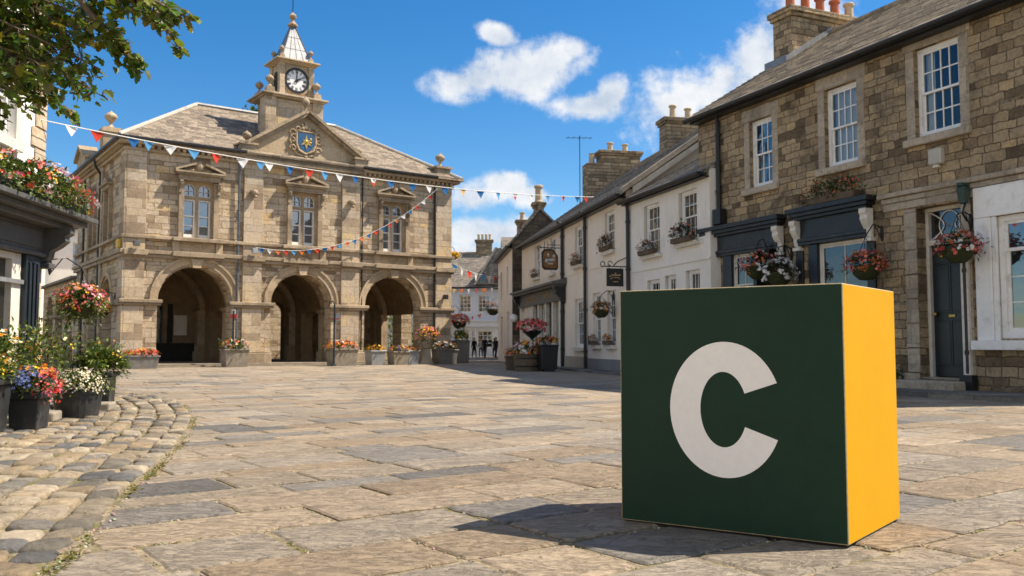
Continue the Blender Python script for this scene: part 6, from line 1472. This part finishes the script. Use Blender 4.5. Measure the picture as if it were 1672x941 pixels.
t = planter('leafy green shrub in a dark box inside the right arch of the hall', *(HM @ Vector((9.75, 4.2, 0))).xy, .7, .6, .55, 'pot', [], HANG, fh=.6, nl=520, L=.14, greens=LIME, group=None, z=.11)
t = foliage(None, (0, 0, .1), (.14, .1, .16), 130, .06, GREENS, 'weed', low=-.2); t.location = at_st(-1.42, -.1, .07); tag(t, 'small green weed growing at the foot of the stone house by the doorstep', 'plant')

# ------------------------------------------------------------------ true scale, camera, light
for o in bpy.data.objects:
    if o.parent is None:
        o.location = Vector(o.location)*S; o.scale = Vector(o.scale)*S
cam = bpy.data.cameras.new('camera'); co = bpy.data.objects.new('camera', cam); COL.objects.link(co); scene.camera = co
cam.sensor_width = 36; cam.lens = 1427/1672*36; cam.clip_end = 3000; cam.clip_start = .05
co.location = (0, 0, .75*S); co.rotation_euler = (pi/2+PITCH, 0, 0)
cam.dof.use_dof = True; cam.dof.focus_distance = 3.9*S; cam.dof.aperture_fstop = 5.6
EL, AZ = radians(53), atan2(.985, .17)
sd = Vector((cos(EL)*sin(AZ), cos(EL)*cos(AZ), sin(EL)))
sun = bpy.data.lights.new('sun', 'SUN'); so = bpy.data.objects.new('sun', sun); COL.objects.link(so)
sun.energy = 5.0; sun.angle = radians(.5); sun.color = (1, .89, .74); so.rotation_euler = (-sd).to_track_quat('-Z', 'Y').to_euler(); so.location = (0, 0, 40)
w = bpy.data.worlds.new('World'); scene.world = w; w.use_nodes = True; nt = w.node_tree; nt.nodes.clear()
sky = N(nt, 'ShaderNodeTexSky', sky_type='NISHITA'); sky.sun_disc = False; sky.sun_elevation = EL; sky.sun_rotation = AZ; sky.air_density = 1.0; sky.dust_density = .3; sky.ozone_density = 3.0; sky.altitude = 200
tc = N(nt, 'ShaderNodeTexCoord').outputs['Generated']
sp = N(nt, 'ShaderNodeSeparateXYZ', {0: tc})
yy = math_(nt, 'MAXIMUM', sp.outputs[1], .02)
ab = N(nt, 'ShaderNodeCombineXYZ', {0: math_(nt, 'DIVIDE', sp.outputs[0], yy), 1: math_(nt, 'DIVIDE', sp.outputs[2], yy)}).outputs[0]
# cumulus: each puff is an ellipse of sky directions, broken up by fractal noise
PU = [(742, 130, 62, 32, 0), (790, 118, 80, 44, 8), (850, 112, 95, 52, 8), (910, 92, 72, 52, 25), (940, 70, 34, 30, 30), (812, 46, 40, 20, -20), (965, 166, 68, 30, 8), (1000, 148, 30, 30, 40),
      (1310, 95, 150, 135, 0), (1235, 85, 110, 95, 30), (1190, 125, 130, 90, 30), (1125, 155, 95, 52, 25), (1250, 185, 180, 110, 0),
      (825, 300, 55, 28, 0), (770, 318, 62, 34, 5), (868, 318, 40, 22, 0), (765, 378, 55, 34, 5), (820, 382, 62, 32, 0), (780, 415, 110, 30, 0), (1400, 140, 110, 90, 0), (640, 420, 120, 40, 0)]
cur = None
for px, py, rx, ry, rot in PU:
    a0, b0 = (px-836)/1430.0, (564-py)/1430.0
    mp = N(nt, 'ShaderNodeMapping', {'Vector': ab}, vector_type='TEXTURE')
    mp.inputs['Location'].default_value = (a0, b0, 0); mp.inputs['Rotation'].default_value = (0, 0, radians(rot)); mp.inputs['Scale'].default_value = (rx/1430.0, ry/1430.0, 1)
    l = N(nt, 'ShaderNodeVectorMath', {0: mp.outputs[0]}, operation='LENGTH').outputs['Value']
    v = math_(nt, 'SUBTRACT', 1.0, l)
    cur = v if cur is None else math_(nt, 'SMOOTH_MAX', cur, v, .06)
n1 = noise(nt, ab, 10, 12, .64); n2 = noise(nt, ab, 4.5, 5, .5)
dens = math_(nt, 'ADD', cur, math_(nt, 'MULTIPLY', math_(nt, 'SUBTRACT', n1, .5), 3.0)); dens = math_(nt, 'ADD', dens, math_(nt, 'MULTIPLY', math_(nt, 'SUBTRACT', n2, .5), .7))
mask = N(nt, 'ShaderNodeMapRange', {0: dens, 1: -.1, 2: .62}, interpolation_type='SMOOTHSTEP').outputs[0]
off = N(nt, 'ShaderNodeVectorMath', {0: ab, 1: (.02, .035, 0)}, operation='ADD').outputs[0]
n3 = noise(nt, off, 10, 10, .6)
lit = math_(nt, 'ADD', math_(nt, 'SUBTRACT', n1, n3), math_(nt, 'MULTIPLY', math_(nt, 'SUBTRACT', .75, dens), .12))
ccol = ramp(nt, math_(nt, 'ADD', lit, .5), [(.32, (.52, .62, .76)), (.5, (.78, .83, .9)), (.66, (.98, .99, 1.0))])
mask = math_(nt, 'MULTIPLY', mask, math_(nt, 'GREATER_THAN', sp.outputs[1], .05))
nb = noise(nt, tc, 2.6, 8, .6, .3)                          # broken cloud added unseen behind the viewer, as neutral fill for the shaded sides
back = N(nt, 'ShaderNodeMapRange', {0: sp.outputs[1], 1: .0, 2: -.25}, interpolation_type='SMOOTHSTEP').outputs[0]
mask = math_(nt, 'MAXIMUM', mask, math_(nt, 'MULTIPLY', back, ramp(nt, nb, [(.39, 0.0), (.57, .9)])))
SKY = .062
hs = N(nt, 'ShaderNodeHueSaturation', {'Hue': .5, 'Saturation': 1.38, 'Value': 1.42, 'Color': sky.outputs[0]})
cl = mixc(nt, 1.0, ccol, (1/SKY*.56,)*3, 'MULTIPLY')
col = mixc(nt, math_(nt, 'MULTIPLY', mask, .96), hs.outputs[0], cl)
bg = N(nt, 'ShaderNodeBackground', {0: col, 1: SKY}); o = N(nt, 'ShaderNodeOutputWorld'); nt.links.new(bg.outputs[0], o.inputs[0])
scene.view_settings.view_transform = 'Standard'; scene.view_settings.look = 'None'; scene.view_settings.exposure = 0.82; scene.view_settings.gamma = 1; scene.view_settings.use_curve_mapping = False
scene.render.engine = 'CYCLES'; scene.cycles.max_bounces = 8; scene.cycles.transparent_max_bounces = 12; scene.cycles.use_denoising = True; scene.cycles.caustics_reflective = False; scene.cycles.caustics_refractive = False
scene.cycles.sample_clamp_indirect = 6
